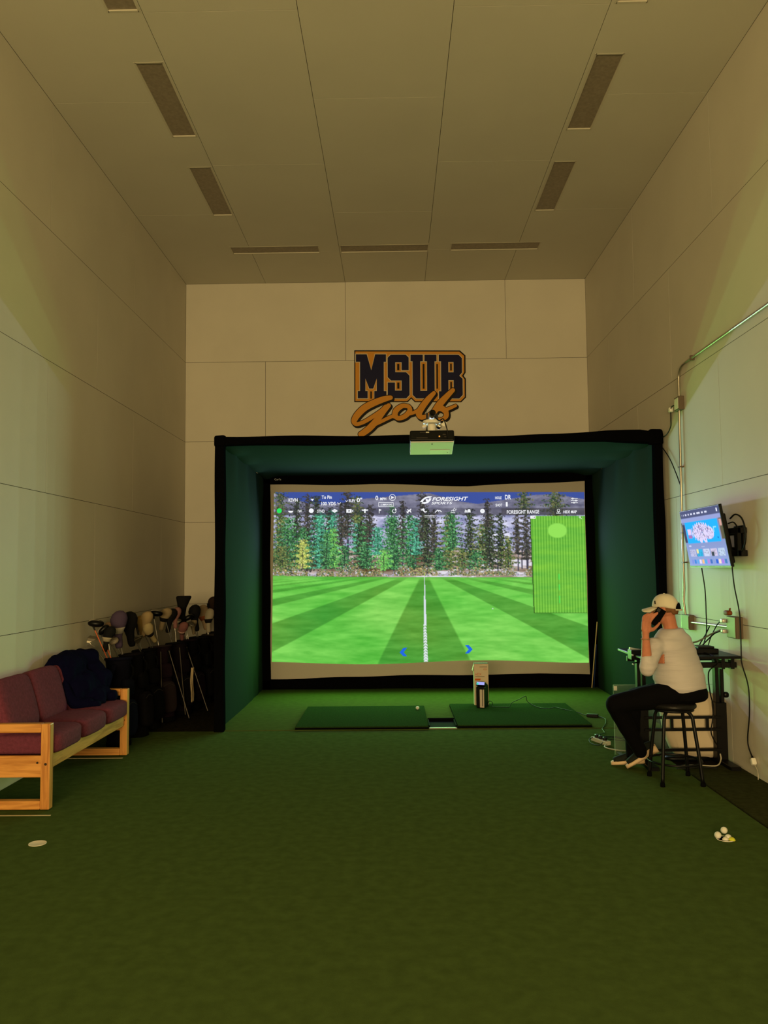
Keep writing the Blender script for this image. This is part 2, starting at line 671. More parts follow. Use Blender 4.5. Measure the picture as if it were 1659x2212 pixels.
def top_fn(u, v):
    x = XL + .03 + (XR - XL - .06) * u
    y = YF + .03 + (YB - YF - .03) * v
    z = 3.125 - .045 * v - .03 * math.sin(math.pi * u) * math.sin(math.pi * v)
    e = math.exp(-((u - .985) / .03) ** 2) + math.exp(-((u - .015) / .02) ** 2)
    z += .022 * e * math.sin(24 * v + 20 * u) - .03 * e
    return (x, y, z)


mk('roof_panel', MB().grid(top_fn, 90, 36), m_encl, enc, smooth='all')
# black padding round the screen
mk('frame_pad', wavy_beam(([XL, 3], [3.105, 3.095]), ([XL, -.9, -.2, .6, 1.2, 2, 2.9], [2.962, 2.945, 2.952, 2.925, 2.905, 2.935, 2.962]), YB, XL + .02, 3.0, .10), m_black, enc, smooth=True)
mk('frame_pad', wavy_post(-1.765, YB, 0, 3.05, .13, .10), m_black, enc)
mk('frame_pad', wavy_post(2.935, YB, 0, 3.05, .115, .10, ph=1.4), m_black, enc)
mk('frame_pad', wavy_beam(([XL, -1.2, -.6, 0, .8, 1.5, 2.2, 3], [.15, .148, .172, .185, .19, .18, .205, .17]), ([XL, 3], [.006, .006]), YB, XL + .02, 3.0, .10), m_black, enc, smooth=True)
text('maker_mark', "Carl's", M('mark_white', (200, 200, 200), .6), enc, (-1.585, YB - .0525, 3.03), .028, .095)

# ================================================================== IMPACT SCREEN WITH PICTURE
scr = thing('impact_screen', 'wide cloth impact screen showing a bright golf driving range picture', 'projection screen', (0.59, -.34, 0))
YS = -0.345


def screen_y(x, z):
    k = max(0.0, 1.0 - z / 1.2)
    return YS - .012 * math.sin(2.1 * x + 1.0) * k - .006 * math.sin(5.3 * x + z * 3) * k


def fab(u, v):
    x = -1.72 + 4.63 * u
    z = .10 + 2.90 * v
    return (x, screen_y(x, z), z)


mk('screen_cloth', MB().grid(fab, 60, 40), m_screenfab, scr, smooth='all')

PW, PH = 678, 372          # picture raster


def px2uv(x, y):
    return (x - 590.0) / 677.0, (y - 1062.0) / 371.0


def uv2w(u, v, lift=0.004):
    xt, zt = -1.648 + 4.517 * u, 2.85 - .05 * u
    xb, zb = -1.684 + 4.554 * u, .373 - .005 * u
    x = xt + (xb - xt) * v
    z = zt + (zb - zt) * v
    z += (v ** 6) * .022 * math.sin(2.0 + 9.0 * u)
    return (x, screen_y(x, z) - lift, z)


def P2(x, y, lift=0.007):
    return uv2w(*px2uv(x, y), lift)


def paint():
    img = np.zeros((PH, PW, 3))
    yy, xx = np.mgrid[0:PH, 0:PW]
    X = xx + 590.0
    Y = yy + 1062.0

    def fbm(sx, sy, oct=4, seed=0):
        r = np.random.default_rng(seed)
        out = np.zeros((PH, PW))
        a = 1.0
        for o in range(oct):
            gx, gy = int(PW / sx * 2 ** o) + 3, int(PH / sy * 2 ** o) + 3
            gx, gy = min(gx, PW), min(gy, PH)
            t = r.random((gy, gx))
            fy = np.linspace(0, gy - 1.001, PH)
            fx = np.linspace(0, gx - 1.001, PW)
            iy, ix = fy.astype(int), fx.astype(int)
            wy, wx = (fy - iy)[:, None], (fx - ix)[None, :]
            q = (t[iy][:, ix] * (1 - wy) * (1 - wx) + t[iy + 1][:, ix] * wy * (1 - wx) + t[iy][:, ix + 1] * (1 - wy) * wx + t[iy + 1][:, ix + 1] * wy * wx)
            out += a * (q - .5)
            a *= .55
        return out
    # sky
    img[:] = np.array([70, 98, 196])
    n1 = fbm(60, 10, 5, 1)
    n2 = fbm(26, 14, 5, 2)
    n3 = fbm(8, 6, 3, 3)
    # far mountains
    ridge = np.interp(xx[0] + 590, [590, 620, 680, 740, 790, 860, 930, 985, 1035, 1070, 1110, 1160, 1200, 1270],
                      [1062, 1074, 1090, 1085, 1076, 1070, 1064, 1080, 1088, 1082, 1076, 1068, 1066, 1078])
    rock = np.stack([146 + 60 * n1 + 34 * n3, 146 + 60 * n1 + 34 * n3, 172 + 56 * n1 + 34 * n3], -1)
    mask = Y > ridge[None, :]
    img[mask] = rock[mask]
    # pale slopes between the trees
    low = Y > 1112 + 10 * n2
    pale = np.stack([178 + 80 * n2 + 44 * n3, 180 + 76 * n2 + 44 * n3, 214 + 60 * n2 + 36 * n3], -1)
    img[low] = pale[low]
    # brown and white ground behind the trunks
    gmask = (Y > 1190 + 14 * n2)
    gr = np.stack([168 + 120 * n1, 150 + 130 * n1, 140 + 150 * n1], -1)
    img[gmask] = gr[gmask]
    gm2 = (Y > 1205) & (n1 > .12) & (X > 900)
    img[gm2] = (228, 224, 236)
    r = np.random.default_rng(5)

    def dab(x, y, w, h, c):
        x0, x1 = int(round(x - w / 2)), int(round(x + w / 2))
        y0, y1 = int(round(y - h / 2)), int(round(y + h / 2))
        x0, y0 = max(x0, 0), max(y0, 0)
        img[y0:max(y1, y0 + 1), x0:max(x1, x0 + 1)] = c
    pal = {'dark': [(44, 52, 44), (58, 66, 50), (70, 70, 56), (36, 44, 40), (92, 112, 76)],
           'brown': [(62, 58, 56), (78, 72, 66), (50, 48, 48), (104, 98, 86), (66, 76, 60)],
           'green': [(46, 84, 58), (62, 116, 74), (84, 150, 92), (38, 62, 50), (110, 178, 112), (50, 90, 52)],
           'teal': [(60, 128, 104), (88, 178, 142), (112, 206, 168), (46, 92, 80), (70, 150, 110)],
           'lime': [(112, 190, 88), (140, 216, 104), (82, 140, 74), (96, 170, 84)],
           'yellow': [(196, 204, 98), (168, 182, 88), (216, 220, 128), (128, 136, 76)],
           'olive': [(98, 112, 62), (124, 132, 76), (70, 84, 52), (148, 150, 92), (46, 56, 42), (62, 110, 66)]}
    trees = []   # x, top, base, half width, palette, trunk?
    for x, top, base, hw, p in [
            (604, 1062, 1236, 20, 'olive'), (640, 1075, 1230, 16, 'dark'), (622, 1118, 1236, 24, 'green'), (664, 1066, 1236, 13, 'brown'),
            (684, 1070, 1225, 15, 'dark'), (694, 1105, 1230, 20, 'teal'), (655, 1140, 1230, 20, 'green'), (654, 1166, 1228, 13, 'yellow'),
            (712, 1095, 1230, 15, 'dark'), (722, 1100, 1200, 14, 'teal'), (722, 1142, 1226, 17, 'lime'), (706, 1150, 1230, 16, 'green'),
            (738, 1085, 1180, 11, 'brown'), (752, 1060, 1160, 15, 'brown'), (774, 1108, 1200, 14, 'teal'), (782, 1096, 1228, 17, 'dark'),
            (794, 1130, 1230, 22, 'green'), (772, 1070, 1130, 12, 'olive'), (800, 1090, 1180, 12, 'brown'), (818, 1140, 1200, 15, 'teal'),
            (848, 1090, 1232, 15, 'green'), (853, 1116, 1232, 22, 'green'), (872, 1080, 1190, 9, 'brown'), (888, 1112, 1232, 20, 'green'),
            (902, 1120, 1200, 14, 'teal'), (915, 1062, 1170, 12, 'brown'), (925, 1098, 1226, 15, 'dark'), (940, 1100, 1200, 10, 'brown'),
            (972, 1112, 1232, 22, 'olive'), (980, 1105, 1190, 18, 'green'), (1018, 1098, 1212, 15, 'dark'), (1045, 1132, 1230, 20, 'olive'),
            (1060, 1110, 1232, 20, 'dark'), (1056, 1076, 1140, 9, 'brown'), (1084, 1108, 1226, 13, 'dark'), (1100, 1160, 1230, 15, 'olive'),
            (1120, 1108, 1200, 10, 'brown'), (1140, 1110, 1212, 14, 'brown'), (1136, 1062, 1112, 16, 'olive'), (1204, 1062, 1114, 22, 'olive'),
            (1000, 1185, 1232, 20, 'olive'), (830, 1190, 1234, 15, 'lime'), (1030, 1190, 1234, 18, 'green'), (950, 1185, 1234, 18, 'green'),
            (745, 1180, 1234, 16, 'green'), (610, 1180, 1240, 20, 'olive')]:
        trees.append((x, top, base, hw, p))
    trunks = [(672, 1120, 1238, 4), (752, 1112, 1236, 6), (611, 1100, 1236, 4), (925, 1112, 1242, 5), (944, 1130, 1228, 3), (1018, 1120, 1244, 4),
              (872, 1130, 1236, 3), (1122, 1130, 1236, 3), (1142, 1120, 1232, 5), (785, 1180, 1232, 3), (853, 1150, 1236, 3), (1078, 1160, 1240, 3), (900, 1150, 1234, 3), (1130, 1160, 1232, 3)]
    for x, t, b, w in trunks:
        for yv in range(t, b):
            c = (150, 152, 190) if yv < (t + b) / 2 - 8 else (70, 70, 88)
            dab(x - 590 + math.sin(yv * .06) * .8, yv - 1062, w * (.6 + .4 * (yv - t) / (b - t)), 1, c)
    for x, top, base, hw, p in trees:
        cols = np.array(pal[p])
        hw *= 1.75
        n = int((base - top) * hw * .55)
        for k in range(n):
            t = r.random() ** .75
            lay = .62 + .38 * math.sin(t * (base - top) * .55 + x)
            w = hw * (.40 + .60 * t ** .5) * lay * (1 if t < .85 else .7)
            dx = np.clip(r.normal() * .55, -1, 1) * w
            c = cols[r.integers(len(cols))] * (.78 + .45 * r.random())
            dab(x - 590 + dx, top - 1062 + t * (base - top), 1 + 2.2 * r.random(), 1 + 1.6 * r.random(), np.clip(c, 0, 255))
        for yv in range(int(top + (base - top) * .3), int(base)):
            if r.random() < .55:
                dab(x - 590, yv - 1062, 1.6, 1, (48, 52, 52))
    # shrubs along the far edge of the grass
    sh = [((186, 172, 116), 5), ((150, 140, 88), 5), ((74, 72, 54), 4), ((108, 146, 100), 3), ((196, 166, 152), 2), ((206, 206, 224), 2), ((90, 120, 84), 3)]
    shc = [c for c, w in sh for _ in range(w)]
    for k in range(5200):
        x = r.random() * PW
        zone = math.sin(x * .045) + math.sin(x * .11 + 2)
        y = 1246 - abs(r.normal()) * (8 + 4 * zone) - 1062
        c = np.array(shc[r.integers(len(shc))]) * (.75 + .4 * r.random())
        if zone < -1.1 and r.random() < .7:
            c = np.array((196, 190, 208)) * (.8 + .25 * r.random())
        dab(x, y, 1.2 + 2 * r.random(), 1 + 1.5 * r.random(), np.clip(c, 0, 255))
    # grass with mowing stripes
    hz = np.interp(X[0], [590, 760, 1150, 1268], [1244.5, 1247.5, 1250, 1250])[None, :]
    gmask = Y >= hz
    k = (X - 918) / np.maximum(Y - 1231, 1)
    ph = (k - (-.5))
    ph = ph % 2.3
    dark = np.where(ph < .98, 1.0, 0.0)
    edge = np.minimum(np.abs(ph - .98), np.minimum(ph, 2.3 - ph)) * np.maximum(Y - 1231, 1)
    soft = np.clip(edge / 2.0, 0, 1)
    dark = .5 + (dark - .5) * soft
    dark *= np.clip((Y - hz) / 9, 0, 1) * np.clip(1.1 - np.abs(k) / 22, 0, 1)
    gn = fbm(40, 7, 4, 8)
    gn2 = fbm(160, 60, 3, 9)
    base = np.stack([116 + 34 * gn + 30 * gn2, 204 + 30 * gn + 14 * gn2, 82 + 24 * gn + 18 * gn2], -1)
    dk = np.stack([86 + 24 * gn + 20 * gn2, 160 + 26 * gn, 58 + 18 * gn], -1)
    gcol = base * (1 - dark[..., None]) + dk * dark[..., None]
    far = np.clip(1 - (Y - hz) / 5, 0, 1)[..., None]
    gcol = gcol * (1 - far * .45) + np.array([84, 148, 60]) * far * .45
    img[gmask] = gcol[gmask]
    # aiming line of chevrons
    for yv in range(1240, 1433):
        w = .8 + (yv - 1240) / 193 * 7.5
        xc = 918.3 + (yv - 1240) / 193 * 2.2
        if yv < 1352:
            c = (226, 230, 244) if yv > 1248 else (190, 200, 60)
            dab(xc - 590, yv - 1062, max(1, w), 1, c)
        else:
            for dx in np.arange(-w / 2, w / 2 + .1, 1):
                if ((yv + abs(dx) * -0.9) % 6.0) < 3.6:
                    dab(xc + dx - 590, yv - 1062, 1, 1, (234, 238, 246))
    dab(1065 - 590, 1319 - 1062, 2, 2, (236, 240, 250))
    # translucent bars of the display
    bar = (Y < 1113) & (X > 592)
    img[bar] = img[bar] * .74 + np.array([44, 42, 52]) * .26
    bar2 = bar & (Y > 1096)
    img[bar2] = img[bar2] * .72 + np.array([50, 48, 58]) * .28
    rb = (Y > 1097) & (Y < 1114) & (X > 1086)
    img[rb] = img[rb] * .55 + np.array([62, 58, 60]) * .45
    # map inset
    mp = (X >= 1149 + (Y - 1114) * .02) & (Y > 1114) & (Y < 1328)
    st = .5 + .5 * np.sin((X - 1149) * 2 * math.pi / 5.9)
    mc = np.stack([92 + 40 * st + 20 * gn, 168 + 40 * st + 14 * gn, 52 + 26 * st], -1)
    img[mp] = mc[mp]
    bl = (((X - 1207) / 21.5) ** 2 + ((Y - 1147) / 17) ** 2 < 1) & ~(((X - 1205) / 5) ** 2 + ((Y - 1166) / 3) ** 2 < 1)
    img[bl] = (150, 228, 92)
    bl2 = bl & ~((((X - 1207) / 20) ** 2 + ((Y - 1147) / 15.5) ** 2 < 1))
    img[bl2] = (128, 204, 78)
    for a, b in ((1243, 1256), (1266, 1279), (1291, 1307)):
        dab(1209 - 590, (a + b) / 2 - 1062, 2, b - a, (84, 236, 92))
    edge = ((np.abs(X - (1149 + (Y - 1114) * .02)) < 1) & (Y > 1114) & (Y < 1329)) | ((np.abs(Y - 1328) < 1) & (X > 1152))
    img[edge] = (52, 84, 34)
    return np.clip(img, 0, 255)


def lin_arr(a):
    a = a / 255.0
    return np.where(a <= .04045, a / 12.92, ((a + .055) / 1.055) ** 2.4)


def picture_mesh(name, img, fn, mat, parent, org):
    """flat picture: one coloured cell per raster dot"""
    h, w, _ = img.shape
    vs = np.array([fn(i / w, j / h) for j in range(h + 1) for i in range(w + 1)]) - np.array(org)
    me = bpy.data.meshes.new(name)
    nf = w * h
    idx = np.arange(nf)
    j, i = idx // w, idx % w
    a = j * (w + 1) + i
    quads = np.stack([a, a + w + 1, a + w + 2, a + 1], -1).astype(np.int32)
    me.vertices.add(len(vs))
    me.vertices.foreach_set('co', vs.astype(np.float32).ravel())
    me.loops.add(nf * 4)
    me.loops.foreach_set('vertex_index', quads.ravel())
    me.polygons.add(nf)
    me.polygons.foreach_set('loop_start', np.arange(0, nf * 4, 4, dtype=np.int32))
    me.update(calc_edges=True)
    at = me.color_attributes.new('picture', 'FLOAT_COLOR', 'POINT')
    pad = np.pad(lin_arr(img), ((1, 1), (1, 1), (0, 0)), mode='edge')
    c = np.ones(((h + 1) * (w + 1), 4), np.float32)
    c[:, :3] = ((pad[:-1, :-1] + pad[1:, :-1] + pad[:-1, 1:] + pad[1:, 1:]) / 4).reshape(-1, 3)
    at.data.foreach_set('color', c.ravel())
    me.materials.append(mat)
    me.validate()
    o = bpy.data.objects.new(name, me)
    COL.objects.link(o)
    o.parent = parent
    return o


pic = picture_mesh('range_picture', paint(), uv2w, picture_mat('projected_picture', 1.0), scr, ORG[scr.name]['org'])
tag(pic, 'projected view of a striped green range before conifers and grey mountains')
PXM = 4.54 / 677.0


def htext(s, x, y, w, h, mat=None, **kw):
    return text('screen_text', s, mat or hud, pic, P2(x, y), h * PXM, w * PXM, offset=.02, **kw)


ORG[pic.name] = {'org': ORG[scr.name]['org']}
for a in [('KEVIN', 632, 1079.5, 20, 7.5), ('To Pin', 705.5, 1073.3, 22, 7.5), ('100 YDS', 709.5, 1087.5, 31, 7.5), ('ELEV', 761, 1081, 14, 6.5),
          ('0"', 777, 1079.5, 12, 10), ('0', 815, 1075, 6, 10), ('MPH', 829, 1077, 13, 6), ('MANUAL', 839, 1089.6, 20, 4.6),
          ('HOLE', 1080, 1074.8, 14, 6), ('DR', 1101, 1073.2, 13, 10), ('SHOT', 1081, 1091, 14.5, 6), ('1', 1098, 1089.2, 4, 9.5),
          ('1W', 647, 1104, 9, 6.5), ('STND', 693, 1104, 16, 6.5), ('FORESIGHT RANGE', 1133, 1106, 70, 8), ('HIDE MAP', 1235, 1106, 29, 6.5)]:
    htext(*a)
htext('FORESIGHT', 975, 1077, 78, 8.6, shear=.3)
htext('SPORTS', 957, 1086.4, 46, 5.6, shear=.3)


def hpoly(polys, mat=None, name='screen_icon'):
    mb = MB()
    for poly in polys:
        vs = [P2(x, y) for x, y in poly]
        mb.add(vs, [tuple(range(len(vs)))])
    return mk(name, mb, mat or hud, pic)


def disc(cx, cy, r, n=18):
    return [(cx + r * math.cos(2 * math.pi * k / n), cy + r * math.sin(2 * math.pi * k / n)) for k in range(n)]


def annulus(cx, cy, r, w, a0=0, a1=360, n=20):
    out = []
    for k in range(n):
        p, q = math.radians(a0 + (a1 - a0) * k / n), math.radians(a0 + (a1 - a0) * (k + 1) / n)
        out.append([(cx + r * math.cos(p), cy + r * math.sin(p)), (cx + r * math.cos(q), cy + r * math.sin(q)),
                    (cx + (r - w) * math.cos(q), cy + (r - w) * math.sin(q)), (cx + (r - w) * math.cos(p), cy + (r - w) * math.sin(p))])
    return out


def seg(x0, y0, x1, y1, w=1.2):
    d = math.hypot(x1 - x0, y1 - y0)
    nx, ny = -(y1 - y0) / d * w / 2, (x1 - x0) / d * w / 2
    return [(x0 + nx, y0 + ny), (x1 + nx, y1 + ny), (x1 - nx, y1 - ny), (x0 - nx, y0 - ny)]


def rect(x0, y0, x1, y1):
    return [(x0, y0), (x1, y0), (x1, y1), (x0, y1)]


hpoly([disc(602, 1103, 5.5)], hud_green)
hpoly([[(670, 1077), (678, 1077), (674, 1081.5)]])
hpoly([seg(729, 1085, 732.5, 1089), seg(732.5, 1089, 736, 1085)])
hpoly([seg(747, 1080.5, 749, 1083.5), seg(749, 1083.5, 751, 1080.5)])
hpoly(annulus(849, 1074, 7.2, 1.0) + [[(845.5, 1070.5), (853.5, 1074), (845.5, 1077.5), (847, 1074)]])
hpoly([seg(819, 1085, 851, 1085, .9), seg(819, 1094, 851, 1094, .9), seg(819, 1085, 819, 1094, .9), seg(851, 1085, 851, 1094, .9),
       seg(823, 1088.5, 828, 1088.5, .8), seg(823, 1090.8, 828, 1090.8, .8)])
hpoly([[(621, 1103), (633, 1103), (631, 1106.5), (627, 1107.5), (623, 1106.5)]])
hpoly([disc(672, 1103, 5.2)])
hpoly([[(716, 1103.3), (723, 1099), (730, 1103.3), (723, 1107.5)]])
hpoly([seg(719.5, 1101.2, 726.5, 1105.4, .6), seg(719.5, 1105.4, 726.5, 1101.2, .6)], emit_mat('hud_grey', (120, 120, 130)))
hpoly([rect(748.5, 1099.5, 760, 1107.5), [(760.5, 1103.5), (763.5, 1100), (763.5, 1107)]])
hpoly([disc(754.5, 1103.5, 2.2, 12)], emit_mat('hud_grey', (120, 120, 130)))
hpoly([[(781.5, 1100.5), (796.5, 1100.5), (795, 1103), (783, 1103)], rect(787.5, 1099, 790.5, 1108)])
hpoly([rect(819.5, 1099, 820.7, 1109), [(820.7, 1099), (825.5, 1101.5), (820.7, 1104)]])
hpoly(annulus(853, 1104, 4.6, 1.4, -40, 250) + [[(855, 1097.5), (858.5, 1101), (854, 1102.5)]])
hpoly([seg(880.5, 1108, 890, 1099, 2.2), seg(881.5, 1100.5, 889, 1105.5, 1.8), seg(880, 1104.5, 884, 1108.5, 1.4), seg(887, 1100, 889.5, 1107.5, 1.6)])
hpoly([seg(910.5, 1099.5, 915, 1099.5, 1.2), seg(911, 1101.8, 918, 1101.8, 1.4), disc(916.5, 1100.5, 2.6), seg(916, 1102, 920, 1106, 2.6), seg(919, 1106.5, 924, 1105, 2.0)])
hpoly([seg(942, 1107, 947.5, 1101.5, 1.8), seg(947.5, 1101.5, 950, 1103.5, 1.8), seg(949, 1105, 952, 1102, 1.6), seg(952, 1102, 956, 1106, 1.8)])
hpoly(annulus(984, 1101, 2.8, .9) + [seg(984, 1096.5, 984, 1097.6), seg(987.5, 1098, 988.2, 1097.2), seg(988, 1101, 989.4, 1101)] + annulus(980, 1105, 3.4, 1.1, 180, 360) + [seg(975.5, 1107.4, 985.5, 1107.4, 1.3)])
hpoly([rect(1006, 1105, 1019.5, 1107), disc(1016, 1102.6, 3), rect(1007, 1101, 1009, 1104.6), rect(1010, 1102, 1012, 1104.6)])
hpoly([disc(1045, 1104, 5)])
hpoly([seg(1045, 1101.5, 1045, 1106.5, .8), seg(1042.5, 1104, 1047.5, 1104, .8)], emit_mat('hud_grey', (120, 120, 130)))
hpoly(annulus(1210, 1102.5, 3.2, 1) + [seg(1207.6, 1104.6, 1210, 1108, 1), seg(1212.4, 1104.6, 1210, 1108, 1), seg(1205.5, 1109.3, 1214.5, 1109.3, .9), seg(1205.5, 1109.3, 1207, 1107.3, .9), seg(1214.5, 1109.3, 1213, 1107.3, .9)])
hpoly([seg(1237.5, 1076.5, 1252.5, 1076.5, .9), seg(1237.5, 1081, 1252.5, 1081, .9), seg(1237.5, 1085.6, 1252.5, 1085.6, .9)] +
      annulus(1241.5, 1076.5, 2, 1) + annulus(1248.5, 1081, 2, 1) + annulus(1244, 1085.6, 2, 1))
hpoly([seg(919, 1114.2, 941, 1114.2, .8), seg(919, 1117.2, 941, 1117.2, .8)])
hpoly([rect(1148.5, 1114.5, 1160, 1121)])
hpoly([[(1150, 1117.7), (1154, 1115.6), (1154, 1119.8)], [(1154.5, 1117.7), (1158.5, 1115.6), (1158.5, 1119.8)]], emit_mat('hud_grey', (150, 150, 155)))
hpoly(annulus(1256, 1117.5, 2.3, .8) + [seg(1257.6, 1119.3, 1260, 1122, 1)])
# swoosh emblem before the word FORESIGHT
hpoly([[(909, 1084), (914, 1078), (921, 1073), (928, 1071.4), (936, 1071.6), (932, 1074.5), (924, 1075.5), (918, 1079), (915, 1084.5)],
       [(912, 1087), (919, 1088.5), (927, 1086), (932, 1081), (934, 1076), (929.5, 1075.8), (927, 1080), (921, 1084), (914, 1085)],
       disc(924, 1079.5, 2.4, 10)])
# blue aiming arrows
hpoly([[(864, 1410), (872, 1400.5), (880, 1400.5), (872.5, 1410), (880, 1418.5), (872, 1418.5)]], hud_blue)
hpoly([[(1020, 1408), (1012, 1398.5), (1004, 1398.5), (1011.5, 1408), (1004, 1417), (1012, 1417)]], hud_blue)

# ================================================================== HITTING MATS AND THINGS IN THE ENCLOSURE
for (x0, x1, y0, y1, dx, lb) in ((-.985, .445, -3.32, -2.03, .025, 'dark green hitting mat with a golf ball on it, left of two'),
                                 (.762, 2.20, -3.285, -1.915, .03, 'dark green hitting mat under the carton, right of two')):
    t = thing('hitting_mat', lb, 'mat', ((x0 + x1) / 2, (y0 + y1) / 2, .006), 'hitting mats')
    mk('rubber_base', MB().bx(x0, x1, y0, y1, .006, .024), m_rubber, t, bevel=.003, seg=1)
    mk('turf_top', MB().bx(x0, x1, y0, y1, .024, .038), m_mat, t, bevel=.005)
t = thing('ball_tray', 'shallow black tray between the two hitting mats', 'tray', (.60, -3.08, .006))
mk('tray_base', MB().bx(.452, .752, -3.27, -2.90, .006, .012).bx(.452, .752, -2.905, -2.89, .012, .045).bx(.452, .464, -3.27, -2.89, .012, .035)
   .bx(.74, .752, -3.27, -2.89, .012, .035), m_rubber, t)
mk('front_lip', MB().bx(.455, .75, -3.315, -3.272, .006, .016), M('pale_lip', (150, 160, 140), .5), t)
m_ball = M('golf_ball_white', (232, 228, 216), .35, bump=(900, .5))
m_bally = M('golf_ball_yellow', (214, 214, 60), .35, bump=(900, .5))


def ball(c, label, mat=None):
    mb = MB().sup((0, 0, 0), (.0427, .0427, .0427), 1.0, 20, 14)
    o = mk('golf_ball', mb, mat or m_ball, smooth='all')
    o.location = c
    return tag(o, label, 'golf ball', 'golf balls')


ball((.356, -2.32, .038 + .0213), 'white golf ball on the left hitting mat')

# carton behind the launch monitor
m_carton = M('white_carton', (206, 186, 160), .7)
m_orange = M('orange_print', (196, 92, 40), .6)
m_ink = M('dark_print', (60, 44, 36), .6)
bc = Vector((1.152, -1.985, .038))
t = thing('cardboard_carton', 'tall white carton with orange lettering standing on the right mat', 'carton', tuple(bc))
H = .50
mk('carton_body', MB().bx(bc.x - .088, bc.x + .088, bc.y - .05, bc.y + .05, .038, .038 + H), m_carton, t, bevel=.002, seg=1)
mk('lid_edge', MB().bx(bc.x - .089, bc.x + .089, bc.y - .051, bc.y + .051, .038 + H, .044 + H), M('dark_card', (60, 48, 40), .8), t)
mk('open_flap', MB().box((bc.x - .096, bc.y, .038 + H - .05), (.003, .09, .07), Matrix.Rotation(.25, 3, 'Y')), m_carton, t)
fy = bc.y - .0508
text('lettering', 'HDX', m_orange, t, (bc.x + .05, fy, .038 + .435), .022, .045)
text('lettering', 'HDX', m_orange, t, (bc.x - .035, fy, .038 + .375), .030, .075)
mk('printed_line', MB().bx(bc.x - .02, bc.x + .075, fy - .0003, fy, .038 + .462, .038 + .467), m_ink, t)
mk('printed_line', MB().bx(bc.x - .075, bc.x + .04, fy - .0003, fy, .038 + .342, .038 + .348), m_ink, t)
mk('printed_band', MB().prism([(bc.x - .078, .038 + .30), (bc.x - .078, .038 + .322), (bc.x - .005, .038 + .322), (bc.x - .015, .038 + .30)], fy - .0003, fy), m_orange, t)
for k in range(5):
    mk('printed_line', MB().bx(bc.x - .066 + (k % 2) * .01, bc.x - .058 + (k % 2) * .01, fy - .0003, fy, .09 + k * .045, .12 + k * .045), m_ink, t)

# launch monitor: slim upright unit seen from its edge, lit display on top
t = thing('launch_monitor', 'small upright black launch monitor with a lit display on top', 'launch monitor', (1.15, -2.16, .038))
R = Matrix.Rotation(math.radians(-24), 3, 'Z')
c0 = Vector((1.148, -2.155, 0))
mk('body', MB().box((c0.x, c0.y, .038 + .125), (.105, .16, .25), R), m_blackpl, t, bevel=.008)
mk('side_plate', MB().box(tuple(c0 + R @ Vector((.022, -.081, 0)) + Vector((0, 0, .150))), (.055, .006, .215), R), M('silver_plate', (206, 190, 176), .4, .2), t, bevel=.002, seg=1)
mk('dark_groove', MB().tube(spline([tuple(c0 + R @ Vector((.03, -.087, 0)) + Vector((0, 0, z))) for z in (.26, .2, .15, .1, .06)], 3), .004, 6), m_blackpl, t)
Rt = R @ Matrix.Rotation(math.radians(-24), 3, 'X')
mk('head', MB().box((c0.x, c0.y, .038 + .262), (.11, .13, .045), Rt), m_blackpl, t, bevel=.006)
mk('display', MB().box(tuple(c0 + Vector((0, 0, .038 + .262)) + Rt @ Vector((0.0, -.066, 0.0))), (.098, .003, .036), Rt), emit_mat('monitor_display', (170, 176, 246)), t)
mk('display', MB().box(tuple(c0 + Vector((0, 0, .038 + .262)) + Rt @ Vector((-.036, -.068, -.006))), (.022, .003, .022), Rt), emit_mat('monitor_display_green', (60, 230, 190)), t)

m_cable = M('black_cable', (13, 13, 13), .5)
m_cablew = M('pale_cable', (176, 168, 150), .5)


def cable(name, label, pts, r=.004, mat=None, n=8, seg=6):
    P = spline(pts, n)
    o = mk(name, MB().tube(P, r, seg), mat or m_cable, smooth='all')
    return tag(o, label, 'cable')


cable('device_cable', 'thin black cord looping across the right hitting mat from the launch monitor',
      [(1.21, -2.14, .075), (1.24, -2.12, .10), (1.275, -2.12, .08), (1.27, -2.16, .044), (1.36, -2.2, .044), (1.46, -2.22, .044), (1.50, -2.19, .09), (1.60, -2.14, .125),
       (1.68, -2.12, .155), (1.70, -2.13, .09), (1.80, -2.25, .044), (1.92, -2.34, .044), (2.0, -2.3, .05), (2.1, -2.42, .042), (2.2, -2.5, .03), (2.27, -2.6, .016), (2.30, -2.66, .018)])
o = mk('power_brick', MB().box((2.345, -2.70, .024), (.13, .06, .035), Matrix.Rotation(-.35, 3, 'Z')), m_blackpl, bevel=.006)
tag(o, 'black power brick on the turf beside the right mat', 'power adapter')
cable('adapter_cord', 'black adapter cord running from the power brick to the power strip',
      [(2.40, -2.73, .02), (2.44, -2.85, .02), (2.42, -3.0, .016), (2.36, -3.2, .014), (2.28, -3.4, .01), (2.25, -3.6, .01), (2.16, -3.75, .02), (2.14, -3.9, .02)])
# power strip with plugs
t = thing('power_strip', 'short grey power strip with plugs on the turf near the shoes', 'power strip', (2.10, -4.05, 0))
Rz = Matrix.Rotation(1.9, 3, 'Z')
mk('strip_body', MB().box((2.10, -4.05, .022), (.26, .06, .04), Rz), m_cablew, t, bevel=.006)
for k in (-1, 0, 1):
    p = Vector((2.10, -4.05, .055)) + Rz @ Vector((k * .07, 0, 0))
    mk('plug', MB().sup(tuple(p), (.04, .04, .035), .4), m_blackpl, t, smooth='all')
cable('pale_cord', 'pale cord curving from the power strip behind the shoes', [(2.13, -4.17, .02), (2.08, -4.28, .012), (2.16, -4.4, .01), (2.35, -4.5, .01), (2.6, -4.7, .006)], .006, m_cablew)
cable('tangled_cord', 'loose tangle of black cord beside the power strip',
      [(2.2, -3.85, .01), (2.3, -3.9, .02), (2.36, -4.0, .012), (2.22, -3.98, .02), (2.16, -3.9, .03), (2.28, -3.8, .012), (2.4, -3.86, .01), (2.5, -3.95, .01), (2.62, -4.1, .006)])
